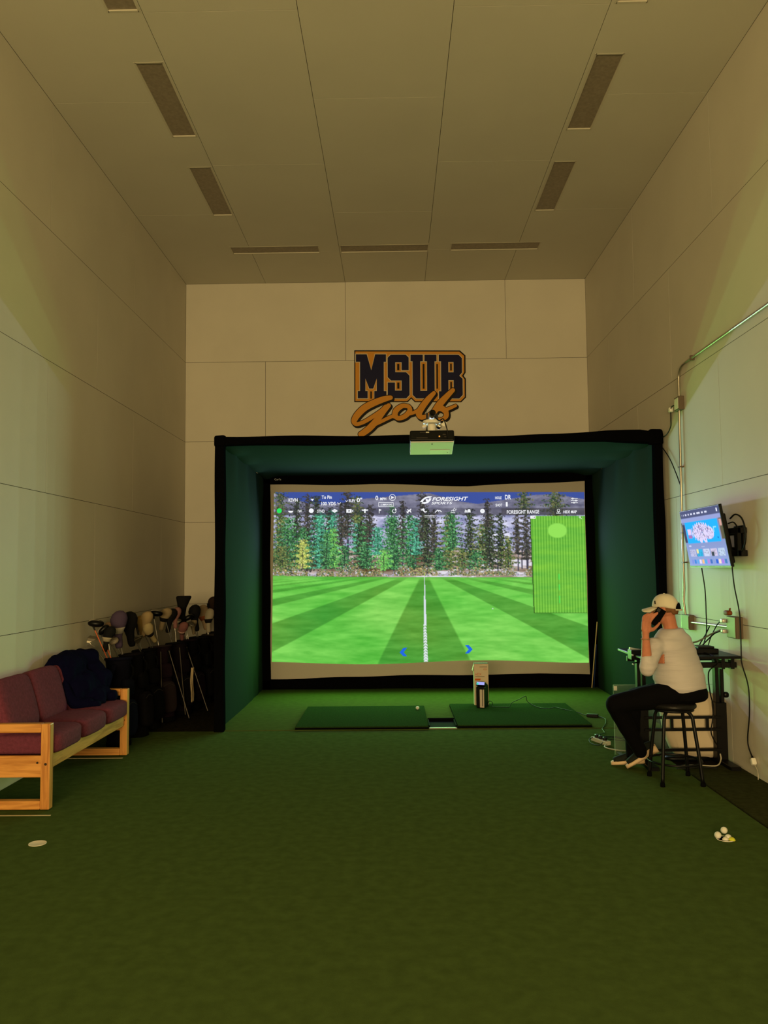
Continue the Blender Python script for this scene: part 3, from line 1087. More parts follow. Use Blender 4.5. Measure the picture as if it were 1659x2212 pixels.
cable('left_cord', 'black cord bending round the left end of the power strip', [(2.06, -3.96, .04), (2.0, -4.0, .03), (1.99, -4.1, .012), (2.04, -4.2, .012), (2.09, -4.17, .03)])

# alignment sticks leaning in the right back corner
o = mk('alignment_stick', MB().tube([(2.877, -.46, .006), (2.955, -.55, .94)], .0075, 8), M('pale_stick', (226, 196, 150), .4), smooth=True)
tag(o, 'pale alignment stick leaning beside the right edge of the screen', 'stick')
o = mk('alignment_stick', MB().tube([(2.905, -.46, .006), (2.945, -.52, .62)], .006, 8), M('blue_stick', (36, 58, 120), .4), smooth=True)
tag(o, 'dark blue alignment stick leaning behind the pale one', 'stick')

# ================================================================== PROJECTOR
t = thing('ceiling_projector', 'black projector with pale underside hanging from a pipe above the enclosure', 'projector', (.49, -4.15, 3.0))
TI = Matrix.Rotation(math.radians(-15), 3, 'X')
pc = Vector((.488, -4.0, 2.985))


def ploc(x, y, z):
    return tuple(pc + TI @ Vector((x, y, z)))


mk('body', MB().box(ploc(0, 0, .012), (.44, .33, .115), TI), m_blackpl, t, bevel=.014, seg=3)
mk('underside', MB().box(ploc(0, .003, -.052), (.432, .318, .014), TI), M('projector_underside', (205, 205, 200), .45), t, bevel=.006)
mk('access_cover', MB().box(ploc(.085, .09, -.060), (.20, .11, .004), TI), M('projector_cover', (220, 220, 214), .4), t, bevel=.0015, seg=1)
mk('screw', MB().lathe([(.006, -.004), (.006, .004)], ploc(0, -.11, -.059), 10), m_blackpl, t)
mk('screw', MB().lathe([(.004, -.004), (.004, .004)], ploc(.165, .10, -.062), 10), m_blackpl, t)
for (x, z, w, h) in ((-.09, .045, .06, .006), (-.1, -.015, .11, .007), (.12, .02, .03, .008), (.13, -.005, .02, .006)):
    mk('port', MB().box(ploc(x, -.1655, z), (w, .002, h), TI), M('port_grey', (70, 64, 58), .5), t)
mk('port_label', MB().box(ploc(-.045, -.1655, .045), (.032, .002, .011), TI), m_whitemetal, t)
mk('status_light', MB().box(ploc(.072, -.1657, .0), (.014, .002, .014), TI), emit_mat('amber_led', (240, 160, 60)), t)
mk('mount_neck', MB().lathe([(.055, 3.045), (.055, 3.07), (.042, 3.07), (.042, 3.17)], (.49, -4.05, 0), 20).lathe([(.03, 3.16), (.03, 3.2)], (.49, -4.05, 0), 16), m_whitemetal, t, smooth=True)
mk('mount_plate', MB().lathe([(.06, 3.165), (.088, 3.175), (.09, 3.195), (.085, 3.205)], (.49, -4.05, 0), 28), m_whitemetal, t, smooth=True)
for xk in (.445, .545):
    mk('pipe_clamp', MB().box((xk, -4.05, 3.235), (.02, .05, .08)), m_blackpl, t, bevel=.003, seg=1)
mk('pipe', MB().tube([(.495, -4.17, 3.262), (.495, -.02, 3.262)], .032, 20, cap=False).tube([(.495, -4.17, 3.262), (.495, -.02, 3.262)], .026, 20, cap=False), m_steel, t, smooth=True)
mk('wall_flange', MB().tube([(.495, -.03, 3.262), (.495, 0.0, 3.262)], .07, 20), m_steel, t, smooth=True)
for sx in (-1, 1):
    mk('tilt_knob', MB().sup((.49 + sx * .075, -4.07, 3.145), (.05, .03, .03), .6, rot=Matrix.Rotation(sx * .4, 3, 'Y')), m_steel if sx > 0 else m_whitemetal, t, smooth='all')
mk('ball_joint', MB().sup((.56, -4.06, 3.14), (.05, .05, .05), 1.0), m_blackpl, t, smooth='all')
mk('signal_cord', MB().tube(spline([(.515, -4.1, 3.235), (.56, -4.14, 3.19), (.60, -4.17, 3.2), (.625, -4.19, 3.13), (.64, -4.19, 3.06), (.645, -4.175, 3.0)], 6), .006, 8), m_cable, t, smooth='all')
mk('cable_tag', MB().box((.61, -4.15, 3.155), (.035, .004, .05), Matrix.Rotation(.6, 3, 'Y')), m_whitemetal, t)

# ================================================================== WALL LETTERING
AX, AY = (0.00169169, -1.28e-05, -1.351821), (-2.513e-05, -0.00171332, 5.732914)


def LG(x, y):
    """lettering layout sheet -> wall metres (x, z)"""
    return AX[0] * x + AX[1] * y + AX[2], AY[0] * x + AY[1] * y + AY[2]


sign = thing('wall_lettering', 'navy and gold MSUB Golf lettering on the back wall above the enclosure', 'sign', (.25, -.001, 4.25))
SIGN_ORG = ORG[sign.name]['org']


def flat(name, loops, mat, y, off=0.0, parent=None, lift=.002):
    """filled outline (outer loop and holes), grown by off metres, as a thin sheet on the wall"""
    cu = bpy.data.curves.new(name, 'CURVE')
    cu.dimensions = '2D'
    cu.fill_mode = 'BOTH'
    cu.offset = off
    for lp in loops:
        sp = cu.splines.new('POLY')
        sp.points.add(len(lp) - 1)
        pts = [LG(x, yy) for x, yy in lp]
        for p, q in zip(sp.points, pts):
            p.co = (q[0], q[1], 0, 1)
        sp.use_cyclic_u = True
    o = bpy.data.objects.new(name, cu)
    COL.objects.link(o)
    dg = bpy.context.evaluated_depsgraph_get()
    me = bpy.data.meshes.new_from_object(o.evaluated_get(dg))
    bpy.data.objects.remove(o)
    bpy.data.curves.remove(cu)
    for v in me.vertices:
        v.co = Vector((v.co.x, -y, v.co.y)) - Vector(SIGN_ORG)
    me.materials.append(mat)
    o = bpy.data.objects.new(name, me)
    COL.objects.link(o)
    o.parent = parent or sign
    return o


PLATE = [(520, 400), (1468, 400), (1518, 445), (1518, 600), (1500, 628), (1520, 655), (1520, 822), (1476, 866), (1062, 866), (1030, 834), (998, 866), (520, 866)]
PLATE_IN = [(530, 412), (1462, 412), (1506, 450), (1506, 596), (1484, 628), (1508, 660), (1508, 818), (1470, 856), (1066, 856), (1030, 820), (994, 856), (530, 856)]
flat('backing_outline', [PLATE], m_blackv, .0020)
flat('backing_plate', [PLATE_IN], m_gold, .0032)
LET = {
    'M': [[(535, 437), (632, 437), (673, 580), (708, 437), (805, 437), (805, 505), (785, 505), (785, 768), (808, 768), (808, 832), (700, 832), (700, 768),
           (722, 768), (722, 655), (690, 745), (655, 745), (620, 655), (620, 768), (640, 768), (640, 832), (552, 832), (552, 768), (572, 768), (572, 505), (535, 505)]],
    'S': [[(848, 440), (982, 440), (1008, 466), (1008, 580), (945, 580), (945, 508), (888, 508), (888, 598), (985, 598), (1015, 628), (1015, 800), (985, 832),
           (850, 832), (820, 802), (820, 690), (885, 690), (885, 762), (945, 762), (945, 672), (850, 672), (820, 642), (820, 468)]],
    'U': [[(1025, 440), (1135, 440), (1135, 500), (1112, 500), (1112, 765), (1172, 765), (1172, 500), (1150, 500), (1150, 440), (1258, 440), (1258, 500), (1240, 500),
           (1240, 800), (1208, 832), (1075, 832), (1043, 800), (1043, 500), (1025, 500)]],
    'B': [[(1278, 440), (1455, 440), (1485, 470), (1485, 600), (1460, 628), (1490, 655), (1490, 800), (1458, 832), (1278, 832), (1278, 768), (1298, 768), (1298, 500), (1278, 500)],
          [(1363, 505), (1363, 598), (1410, 598), (1410, 505)], [(1363, 668), (1363, 762), (1410, 762), (1410, 668)]]}


def grow(loop, d):
    """offset a closed polygon outwards by d sheet units (mitred)"""
    a = sum(p[0] * q[1] - q[0] * p[1] for p, q in zip(loop, loop[1:] + loop[:1]))
    s = 1 if a > 0 else -1
    n = len(loop)
    out = []
    for i in range(n):
        p0, p1, p2 = Vector(loop[i - 1]), Vector(loop[i]), Vector(loop[(i + 1) % n])
        d1, d2 = (p1 - p0).normalized(), (p2 - p1).normalized()
        n1, n2 = Vector((d1.y, -d1.x)) * s, Vector((d2.y, -d2.x)) * s
        b = n1 + n2
        b = b / max(.45, b.length_squared / 2) if b.length > 1e-6 else n1
        out.append(tuple(p1 + b * d))
    return out


for ch, loops in LET.items():
    o = flat('letter', loops, m_navyv, .0066)
    tag(o, 'navy block letter ' + ch)
    big = [grow(loops[0], 6)] + [grow(h, -6) for h in loops[1:]]
    flat('letter_outline', big, m_creamv, .0050, parent=sign)
# dark slots inside S, U and B
for a in ((905, 522, 925, 580), (905, 690, 925, 745), (1133, 522, 1150, 745), (1256, 522, 1270, 745), (1380, 520, 1394, 582), (1380, 684, 1394, 745), (664, 770, 678, 835)):
    flat('dark_slot', [[(a[0], a[1]), (a[2], a[1]), (a[2], a[3]), (a[0], a[3])]], m_blackv, .0044)


def ribbon(name, strokes, mat, y, grow_w=0.0, dx=0.0, dy=0.0):
    mb = MB()
    for pts in strokes:
        y += .00004
        P = spline([(p[0], p[1], p[2]) for p in pts], 8)
        L, Rr = [], []
        for i, p in enumerate(P):
            tt = P[min(i + 1, len(P) - 1)] - P[max(i - 1, 0)]
            d = math.hypot(tt.x, tt.y) or 1
            nx, ny = -tt.y / d, tt.x / d
            w = p.z / 2 + grow_w
            L.append((p.x + nx * w + dx, p.y + ny * w + dy))
            Rr.append((p.x - nx * w + dx, p.y - ny * w + dy))
        vs = []
        for a, b in zip(L, Rr):
            for q in (a, b):
                x, z = LG(*q)
                vs.append((x, -y, z))
        fs = [(2 * i, 2 * i + 1, 2 * i + 3, 2 * i + 2) for i in range(len(L) - 1)]
        mb.add(vs, fs)
        for end in (0, -1):          # round ends
            p = P[end]
            w = p.z / 2 + grow_w
            c = [(p.x + dx + w * math.cos(2 * math.pi * k / 14), p.y + dy + w * math.sin(2 * math.pi * k / 14)) for k in range(14)]
            mb.add([(LG(*q)[0], -y + .00002, LG(*q)[1]) for q in c], [tuple(range(14))])
    return mk(name, mb, mat, sign)


GOLF = {
    'G': [[(845, 826, 40), (790, 838, 52), (700, 872, 58), (610, 920, 60), (545, 985, 58), (520, 1035, 50), (540, 1062, 36), (600, 1046, 34), (680, 1000, 36), (760, 945, 36), (800, 905, 34)],
          [(828, 896, 40), (780, 950, 50), (720, 1030, 56), (660, 1095, 58), (605, 1138, 54), (578, 1152, 46)], [(680, 1080, 26), (760, 1040, 30), (830, 1005, 32), (880, 985, 30)]],
    'o': [[(1005, 903, 36), (950, 900, 42), (895, 940, 50), (880, 990, 46)], [(882, 986, 44), (915, 1010, 40), (975, 990, 44), (1015, 945, 44), (1013, 912, 38)], [(1000, 975, 28), (1060, 955, 30), (1100, 930, 28)]],
    'l': [[(1232, 785, 36), (1185, 835, 50), (1130, 905, 56), (1098, 965, 56), (1120, 1000, 44), (1175, 985, 34), (1230, 945, 34)]],
    'f': [[(1402, 758, 38), (1350, 810, 50), (1290, 875, 60), (1245, 935, 54), (1225, 965, 44)], [(1235, 935, 40), (1290, 918, 54), (1335, 948, 48), (1340, 990, 42), (1308, 1016, 32), (1272, 1016, 26)], [(1335, 935, 34), (1390, 912, 28), (1425, 896, 26)]]}
for i, (ch, st) in enumerate(GOLF.items()):
    ribbon('script_shadow', st, m_blackv, .0078 + i * .00018, 7, 10, 12)
for i, (ch, st) in enumerate(GOLF.items()):
    ribbon('script_outline', st, m_blackv, .0088 + i * .00018, 6)
for i, (ch, st) in enumerate(GOLF.items()):
    tag(ribbon('script_letter', st, m_gold, .0098 + i * .00018), 'gold script letter ' + ch)

# ================================================================== CONDUIT, OUTLETS ON THE RIGHT WALL
XW = W2
t = thing('electrical_conduit', 'galvanised conduit rising beside the enclosure and bending along the right wall', 'conduit', (XW - .03, -3.92, 1.25))
xc = XW - .028
mk('pipe', MB().tube([(xc, -3.90, 1.225), (xc - .003, -3.87, 1.36), (xc, -3.89, 1.5), (xc, -3.90, 2.3), (xc, -3.925, 3.30)], .0125, 10), m_steel, t, smooth=True)
mk('pipe', MB().tube(spline([(xc, -3.935, 3.44), (xc, -3.94, 3.58), (xc, -3.955, 3.67), (xc, -4.02, 3.725), (xc, -4.14, 3.742), (xc, -4.5, 3.745)], 5) + [Vector((xc, -12.1, 3.745))], .0125, 10), m_steel, t, smooth=True)
mk('junction_box', MB().bx(XW - .055, XW, -4.0, -3.86, 3.30, 3.44), m_steelbox, t, bevel=.004, seg=1)
mk('box_cover', MB().bx(XW - .06, XW - .055, -3.985, -3.875, 3.315, 3.425), m_whitemetal, t, bevel=.002, seg=1)
for z in (1.75, 2.05, 2.72):
    mk('strap', MB().bx(xc - .014, XW, -3.93, -3.87, z, z + .012), m_steelbox, t)
mk('strap', MB().bx(xc - .014, XW, -4.32, -4.30, 3.725, 3.77), m_steelbox, t)
mk('horizontal_pipe', MB().tube([(xc, -4.06, 1.165), (xc, -5.0, 1.185)], .012, 10), m_steel, t, smooth=True)

m_plate = M('steel_outlet_plate', (196, 196, 186), .35, .4)
t = thing('wall_outlet', 'square outlet box at the lower end of the vertical conduit', 'outlet', (XW, -3.95, 1.08))
mk('outlet_box', MB().bx(XW - .05, XW, -4.06, -3.84, 1.09, 1.235), m_steelbox, t, bevel=.004, seg=1)
mk('outlet_face', MB().bx(XW - .052, XW - .02, -3.842, -3.836, 1.095, 1.23), m_plate, t)
mk('socket', MB().bx(XW - .045, XW - .028, -3.836, -3.833, 1.105, 1.15).bx(XW - .045, XW - .028, -3.836, -3.833, 1.175, 1.22), m_blackpl, t)
mk('cover', MB().bx(XW - .055, XW - .05, -4.05, -3.85, 1.10, 1.225), m_steelbox, t)
t = thing('wall_outlet', 'square outlet box with plugged-in cords above the black table', 'outlet', (XW, -5.09, 1.10))
mk('outlet_box', MB().bx(XW - .06, XW, -5.19, -5.0, 1.10, 1.285), m_steelbox, t, bevel=.004, seg=1)
mk('cover', MB().bx(XW - .066, XW - .06, -5.185, -5.005, 1.105, 1.28), M('outlet_cover', (120, 100, 80), .45, .2), t, bevel=.002, seg=1)
mk('outlet_face', MB().bx(XW - .058, XW - .01, -5.0, -4.992, 1.11, 1.275), m_plate, t)
for zk in (1.24, 1.15):
    mk('plug', MB().sup((XW - .07, -4.96, zk), (.05, .06, .035), .4), m_plate, t, smooth='all')
mk('orange_adapter', MB().sup((XW - .06, -5.03, 1.312), (.05, .11, .045), .6).tube([(XW - .06, -5.07, 1.325), (XW - .06, -5.085, 1.355)], .006, 6).tube([(XW - .05, -5.04, 1.325), (XW - .05, -5.045, 1.352)], .006, 6),
   M('rust_orange_rubber', (120, 62, 26), .6), t, smooth=True)
m_black_in = m_cable
cable('outlet_cord', 'black cord arching from the outlet down to the black table', [(XW - .09, -4.94, 1.15), (2.93, -4.86, 1.12), (2.88, -4.8, 1.05), (2.84, -4.78, 1.0), (2.83, -4.76, .985)], .006)
cable('outlet_cord', 'grey cord drooping in a wide curve from the outlet to the black table', [(XW - .09, -4.945, 1.16), (2.92, -4.84, 1.12), (2.82, -4.78, 1.05), (2.74, -4.8, 1.03), (2.69, -4.83, .985)], .007, M('grey_cable', (96, 96, 80), .5))
cable('outlet_cord', 'black cord slanting from the conduit pipe to the table top', [(XW - .04, -4.55, 1.16), (2.95, -4.6, 1.09), (2.87, -4.68, 1.02), (2.84, -4.72, .985)], .006)
cable('outlet_cord', 'black cord dropping straight from the outlet behind the table box', [(XW - .085, -4.955, 1.24), (2.955, -4.87, 1.2), (2.92, -4.8, 1.08), (2.90, -4.77, .985)], .005)
cable('tv_cable', 'thin black cable hanging from the television to the black table', [(2.93, -4.62, 1.70), (2.945, -4.64, 1.5), (2.94, -4.66, 1.3), (2.92, -4.7, 1.12), (2.86, -4.76, .985)], .0055)
cable('tv_cable', 'long black cable hanging from the television down the right wall to a white plug',
      [(2.985, -5.16, 1.74), (2.99, -5.18, 1.55), (3.01, -5.22, 1.3), (3.0, -5.245, 1.0), (3.0, -5.25, .9), (3.02, -5.31, .72), (3.025, -5.30, .5), (3.02, -5.26, .3), (3.02, -5.27, .22), (3.025, -5.32, .15)], .0055)
t = thing('extension_plug', 'white plug lying against the foot of the right wall', 'plug', (3.02, -5.34, 0))
mk('plug_body', MB().sup((3.022, -5.345, .118), (.04, .045, .055), .4, rot=Matrix.Rotation(-.5, 3, 'X')), m_white, t, smooth='all')
mk('plug_neck', MB().tube([(3.024, -5.32, .16), (3.022, -5.335, .135)], [.007, .014], 8), m_blackpl, t, smooth=True)
mk('short_cord', MB().tube(spline([(3.022, -5.36, .10), (3.025, -5.40, .07), (3.02, -5.43, .04), (3.015, -5.44, -.006)], 4), .004, 6), m_cablew, t, smooth='all')
cable('projector_cord', 'black cord hanging from the high junction box to the enclosure corner',
      [(XW - .05, -3.86, 3.37), (XW - .06, -3.80, 3.365), (XW - .05, -3.74, 3.34), (XW - .045, -3.72, 3.25), (XW - .03, -3.66, 3.18), (XW - .035, -3.55, 3.12), (XW - .05, -3.42, 3.10)], .006)
o = mk('cord_adapter', MB().sup((XW - .05, -3.735, 3.345), (.04, .055, .05), .35), m_white, smooth='all')
tag(o, 'small white plug adapter on the cord below the high junction box', 'adapter')
cable('projector_cord', 'black cord slanting from the enclosure corner down to the vertical conduit', [(XW - .04, -3.42, 2.99), (XW - .03, -3.6, 2.85), (XW - .03, -3.78, 2.67), (XW - .03, -3.88, 2.55)], .006)

# ================================================================== TELEVISION
tvc = Vector((2.885, -4.815, 1.975))
tv = thing('television', 'flat television tilted down on the right wall, showing tiles of pictures', 'television', tuple(tvc))
xa = Vector((0, -1, 0))                         # picture left -> right runs toward the camera
up = Vector((-.09, 0, .535)).normalized()
nz = up.cross(xa)                               # out of the wall?
nz = xa.cross(up)
if nz.x > 0:
    nz = -nz
RT = Matrix((xa, up, nz)).transposed()
TW, TH = .95, .54


def tl(a, b, c=0.0):
    return tuple(tvc + RT @ Vector((a, b, c)))


mk('bezel', MB().box(tl(0, 0, -.012), (TW, TH, .026), RT), m_blackpl, tv, bevel=.003, seg=1)
mk('back_housing', MB().box(tl(0, -.03, -.045), (TW * .86, TH * .8, .05), RT), m_blackpl, tv, bevel=.012)


def tvfn(u, v):
    return tl((u - .5) * (TW - .018), (.5 - v) * (TH - .022) + .003, .0022)


def tv_paint():
    w, h = 190, 108
    yy, xx = np.mgrid[0:h, 0:w]
    img = np.zeros((h, w, 3))
    img[:] = (116, 124, 164)
    img[:, :, :] += (yy[..., None] / h) * np.array([22, 34, 44])
    r = np.random.default_rng(3)

    def rc(x0, y0, x1, y1, c):
        img[int(y0):int(y1), int(x0):int(x1)] = c
    rc(0, 0, w, 14, (78, 84, 118))
    x = 8
    for ln in (3, 4, 10, 8, 11, 11, 18, 10, 13):
        rc(x, 6, x + ln - 2, 9, (214, 218, 240))
        x += ln + 5
    rc(176, 4, 181, 10, (226, 230, 250))
    rc(0, 14, w, 22, (142, 152, 200))
    rc(0, 26, 12, 62, (62, 66, 92))
    rc(178, 22, 190, 60, (96, 90, 70))
    rc(179, 24, 189, 36, (196, 150, 140))
    # big banner
    rc(14, 22, 172, 64, (40, 168, 236))
    m = (((xx - 88) / 44) ** 2 + ((yy - 43) / 17) ** 2 < 1 + .25 * np.sin(xx * .6)) | (((xx - 125) / 22) ** 2 + ((yy - 46) / 12) ** 2 < 1) | ((np.abs(xx - 82) < 5) & (yy > 40) & (yy < 64)) | ((np.abs(xx - 104) < 6) & (yy > 40) & (yy < 64))
    m &= (yy < 64) & (yy > 23)
    img[m] = (208, 200, 232)
    for k in range(150):
        a, b = r.integers(45, 142), r.integers(26, 58)
        if m[b, a]:
            rc(a, b, a + r.integers(1, 4), b + r.integers(1, 5), (r.integers(60, 130), r.integers(60, 120), r.integers(110, 170)))
    rc(22, 36, 40, 47, (212, 190, 226))
    rc(22, 48, 41, 54, (160, 110, 170))
    rc(148, 36, 162, 38, (150, 216, 244))
    rc(148, 38, 151, 46, (150, 216, 244))
    rc(160, 55, 164, 58, (30, 80, 170))
    rc(14, 68, 26, 70, (206, 210, 232))
    rc(76, 71, 92, 72, (190, 196, 222))
    # five tiles
    x = 14
    for k, c in enumerate([(176, 180, 214), (52, 170, 214), (190, 200, 226), (196, 188, 214), (176, 196, 220)]):
        rc(x, 76, x + 29, 90, c)
        for q in range(26):
            a, b = r.integers(x, x + 26), r.integers(78, 89)
            rc(a, b, a + 2, b + 2, np.array(c) * (.55 + .55 * r.random()))
        if k == 1:
            rc(x, 76, x + 10, 84, (222, 214, 150))
        if k == 3:
            rc(x + 2, 82, x + 14, 90, (58, 72, 78))
        x += 34
    x = 14
    for c in [(120, 140, 210), (66, 130, 206), (92, 160, 220), (214, 206, 232), (226, 180, 130), (80, 160, 220), (170, 130, 210), (70, 110, 180), (130, 150, 200), (50, 96, 200), (232, 206, 196), (160, 120, 214), (70, 120, 180)]:
        rc(x, 96, x + 10, 104, c)
        x += 13
    return np.clip(img, 0, 255)


picture_mesh('tv_picture', tv_paint(), tvfn, picture_mat('tv_picture_light', 1.25), tv, tuple(tvc))
mk('lower_edge', MB().box(tl(0, -TH / 2 + .002, .001), (TW, .008, .006), RT), M('grey_trim', (150, 150, 150), .4), tv)
# wall mount
mk('wall_mount', MB().bx(XW - .02, XW, -5.30, -5.12, 1.80, 2.06), m_metal_black, tv, bevel=.003, seg=1)
mk('mount_arm', MB().tube([(XW - .02, -5.2, 2.0), (XW - .07, -5.1, 1.99), (2.95, -4.95, 1.98)], .016, 8).tube([(XW - .02, -5.2, 1.86), (XW - .06, -5.1, 1.87), (2.96, -4.95, 1.88)], .014, 8), m_metal_black, tv, smooth=True)
mk('mount_bracket', MB().bx(2.94, 2.975, -5.05, -4.75, 1.82, 2.06), m_metal_black, tv)
mk('mount_arm', MB().bx(2.96, 2.99, -5.36, -5.30, 1.80, 2.04).bx(2.96, 3.04, -5.36, -5.16, 1.80, 1.85).bx(2.96, 3.04, -5.36, -5.16, 1.99, 2.04), m_metal_black, tv, bevel=.004, seg=1)
mk('loop_cable', MB().tube(spline([(2.96, -5.22, 2.12), (2.965, -5.32, 2.15), (2.975, -5.42, 2.11), (2.98, -5.47, 2.0), (2.98, -5.45, 1.9), (2.985, -5.37, 1.84), (2.98, -5.28, 1.83)], 6), .007, 8)
   .tube(spline([(2.95, -5.2, 2.08), (2.97, -5.27, 2.085), (2.98, -5.33, 2.02), (2.99, -5.34, 1.92)], 5), .006, 8), m_cable, tv, smooth='all')

# ================================================================== BLACK TABLE ON THE RIGHT
tb = thing('side_table', 'black metal table with twin posts and rails against the right wall', 'table', (2.62, -4.85, -.014))
ZT = .955
mk('table_top', MB().bx(2.19, 3.035, -5.18, -4.42, ZT - .022, ZT), m_blackpl, tb, bevel=.004, seg=1)
mk('top_rail', MB().bx(2.24, 3.02, -5.10, -5.06, ZT - .105, ZT - .06), m_metal_black, tb, bevel=.003, seg=1)
mk('top_rail', MB().bx(2.24, 3.02, -4.56, -4.52, ZT - .105, ZT - .06), m_metal_black, tb, bevel=.003, seg=1)
for x in (2.36, 2.66, 2.90, 2.98):
    mk('rail_bracket', MB().bx(x - .015, x + .015, -5.11, -5.05, ZT - .115, ZT - .02), m_metal_black, tb)
for x in (2.27, 2.955):
    mk('post', MB().bx(x - .035, x - .005, -4.87, -4.80, .05, ZT - .06), m_metal_black, tb, bevel=.003, seg=1)
    mk('post', MB().bx(x + .010, x + .040, -4.87, -4.80, .05, ZT - .06), m_metal_black, tb, bevel=.003, seg=1)
    mk('lower_sleeve', MB().bx(x - .045, x + .05, -4.885, -4.785, .0, .52), m_metal_black, tb, bevel=.004, seg=1)
    mk('clamp_knob', MB().sup((x + .055, -4.86, .585), (.05, .05, .05), .7), m_blackpl, tb, smooth='all')
    mk('foot', MB().bx(x - .04, x + .045, -5.16, -4.45, -.014, .03), m_metal_black, tb, bevel=.004, seg=1)
for z in (.395, .29, .115):
    mk('crossbar', MB().bx(2.28, 2.95, -4.895, -4.872, z - .012, z + .012), m_metal_black, tb, bevel=.002, seg=1)
for x in (2.52, 2.83):
    mk('spindle', MB().bx(x - .012, x + .012, -4.893, -4.874, .29, .395), m_metal_black, tb)
# things on and beside the table
t = thing('media_box', 'flat black electronics box with cords on the black table', 'electronics', (2.80, -4.8, ZT))
mk('box_body', MB().bx(2.60, 2.93, -4.95, -4.70, ZT, ZT + .04), m_blackpl, t, bevel=.004, seg=1)
mk('upper_unit', MB().bx(2.76, 2.90, -4.93, -4.78, ZT + .04, ZT + .06), m_blackpl, t, bevel=.004, seg=1)
mk('cord_coil', MB().tube(spline([(2.66 + .05 * math.cos(a), -4.86 + .04 * math.sin(a), ZT + .047 + .012 * math.sin(2 * a)) for a in np.linspace(0, 11, 22)], 3), .005, 6), m_cable, t, smooth='all')
t = thing('tablet_clamp', 'small black clamp with a shiny top at the left end of the black table', 'clamp', (2.2, -4.9, ZT - .1))
mk('clamp_body', MB().bx(2.165, 2.27, -4.96, -4.84, ZT - .05, ZT + .035), m_blackpl, t, bevel=.004, seg=1)
mk('clamp_top', MB().prism([(2.168, ZT + .036), (2.168, ZT + .056), (2.27, ZT + .036)], -4.90, -4.88), m_plate, t)
mk('clamp_screw', MB().tube([(2.172, -4.97, ZT - .005), (2.172, -4.955, ZT - .005)], .008, 8).tube([(2.176, -4.965, ZT - .085), (2.176, -4.95, ZT - .085)], .007, 8), m_plate, t, smooth=True)
mk('clamp_rod', MB().tube([(2.18, -4.9, ZT - .085), (2.27, -4.9, ZT - .07)], .005, 6), m_blackpl, t)
cable('table_cord', 'black cord hanging below the black table beside the twin post', [(2.80, -4.9, ZT + .01), (2.81, -5.12, ZT + .0), (2.82, -5.19, .90), (2.815, -5.0, .80), (2.84, -4.95, .62), (2.87, -4.93, .5), (2.86, -4.93, .38), (2.84, -4.94, .28), (2.87, -4.93, .2), (2.90, -4.92, .16)], .006)
cable('table_cord', 'thin grey cord hanging below the black table into the white bag', [(2.66, -4.95, .85), (2.70, -4.9, .72), (2.73, -4.88, .60)], .005, MATS['grey_cable'])
m_acr = clear_mat('clear_acrylic')
t = thing('acrylic_panel', 'clear acrylic sheet with a white sticker standing beside the black table', 'panel', (2.55, -4.56, -.014))
mk('sheet', MB().bx(2.10, 3.02, -4.565, -4.560, .0, .635), m_acr, t)
mk('rim', MB().bx(2.10, 3.02, -4.567, -4.558, .632, .638).bx(2.098, 2.104, -4.567, -4.558, .0, .635), clear_mat('acrylic_edge', (170, 215, 180), .2, .22), t)
mk('sticker', MB().bx(2.105, 2.135, -4.568, -4.566, .585, .625), m_white, t)
for x in (2.16, 2.95):
    mk('stand_foot', MB().bx(x - .02, x + .02, -4.64, -4.48, -.014, .006), m_blackpl, t)
# white cloth bag
wb = thing('white_bag', 'slumped white cloth bag behind the stool under the black table', 'bag', (2.73, -4.78, -.014))


def bag_fn():
    rings = []
    prof = [(.02, .19, .085), (.09, .235, .11), (.22, .235, .12), (.34, .245, .12), (.44, .255, .11), (.52, .24, .09), (.585, .19, .07), (.625, .11, .05), (.64, .04, .02)]
    for z, a, b in prof:
        ring = []
        for k in range(28):
            th = 2 * math.pi * k / 28
            x = math.copysign(abs(math.cos(th)) ** .6, math.cos(th)) * a
            y = math.copysign(abs(math.sin(th)) ** .6, math.sin(th)) * b
            sh = -.06 * max(0, (z - .45) / .2)
            if math.cos(th) > .7 and .4 < z < .56:
                x += .05
            if math.cos(th) < -.5 and z < .12:
                x += .05
            rings_p = Vector((2.765 + x * 1.1 + sh, -4.69 + y, z))
            rings_p += Vector((.008 * mnoise.noise(rings_p * 6), .012 * mnoise.noise(rings_p * 7 + Vector((3, 1, 2))), 0))
            ring.append(rings_p)
        rings.append(ring)
    return MB().loft(rings)


mbag = bag_fn()
mk('bag_cloth', mbag, M('white_bag_cloth', (214, 196, 170), .85, bump=(14, .2)), wb, smooth='all')
mk('dark_base', MB().sup((2.70, -4.70, .012), (.42, .2, .05), .6), m_blackpl, wb, smooth='all')
for k, (pts, mt) in enumerate([([(2.5, -5.0, .0), (2.56, -5.05, .02), (2.7, -5.0, .01), (2.84, -5.03, .012), (2.9, -4.98, .05), (2.9, -4.97, .1)], m_cablew),
                               ([(2.48, -5.08, .0), (2.62, -5.1, .012), (2.72, -5.08, .01), (2.82, -5.12, .012)], m_cable)]):
    cable('floor_cord', ['pale cord on the dark floor under the black table', 'black cord on the dark floor behind the stool'][k], pts, .006, mt)

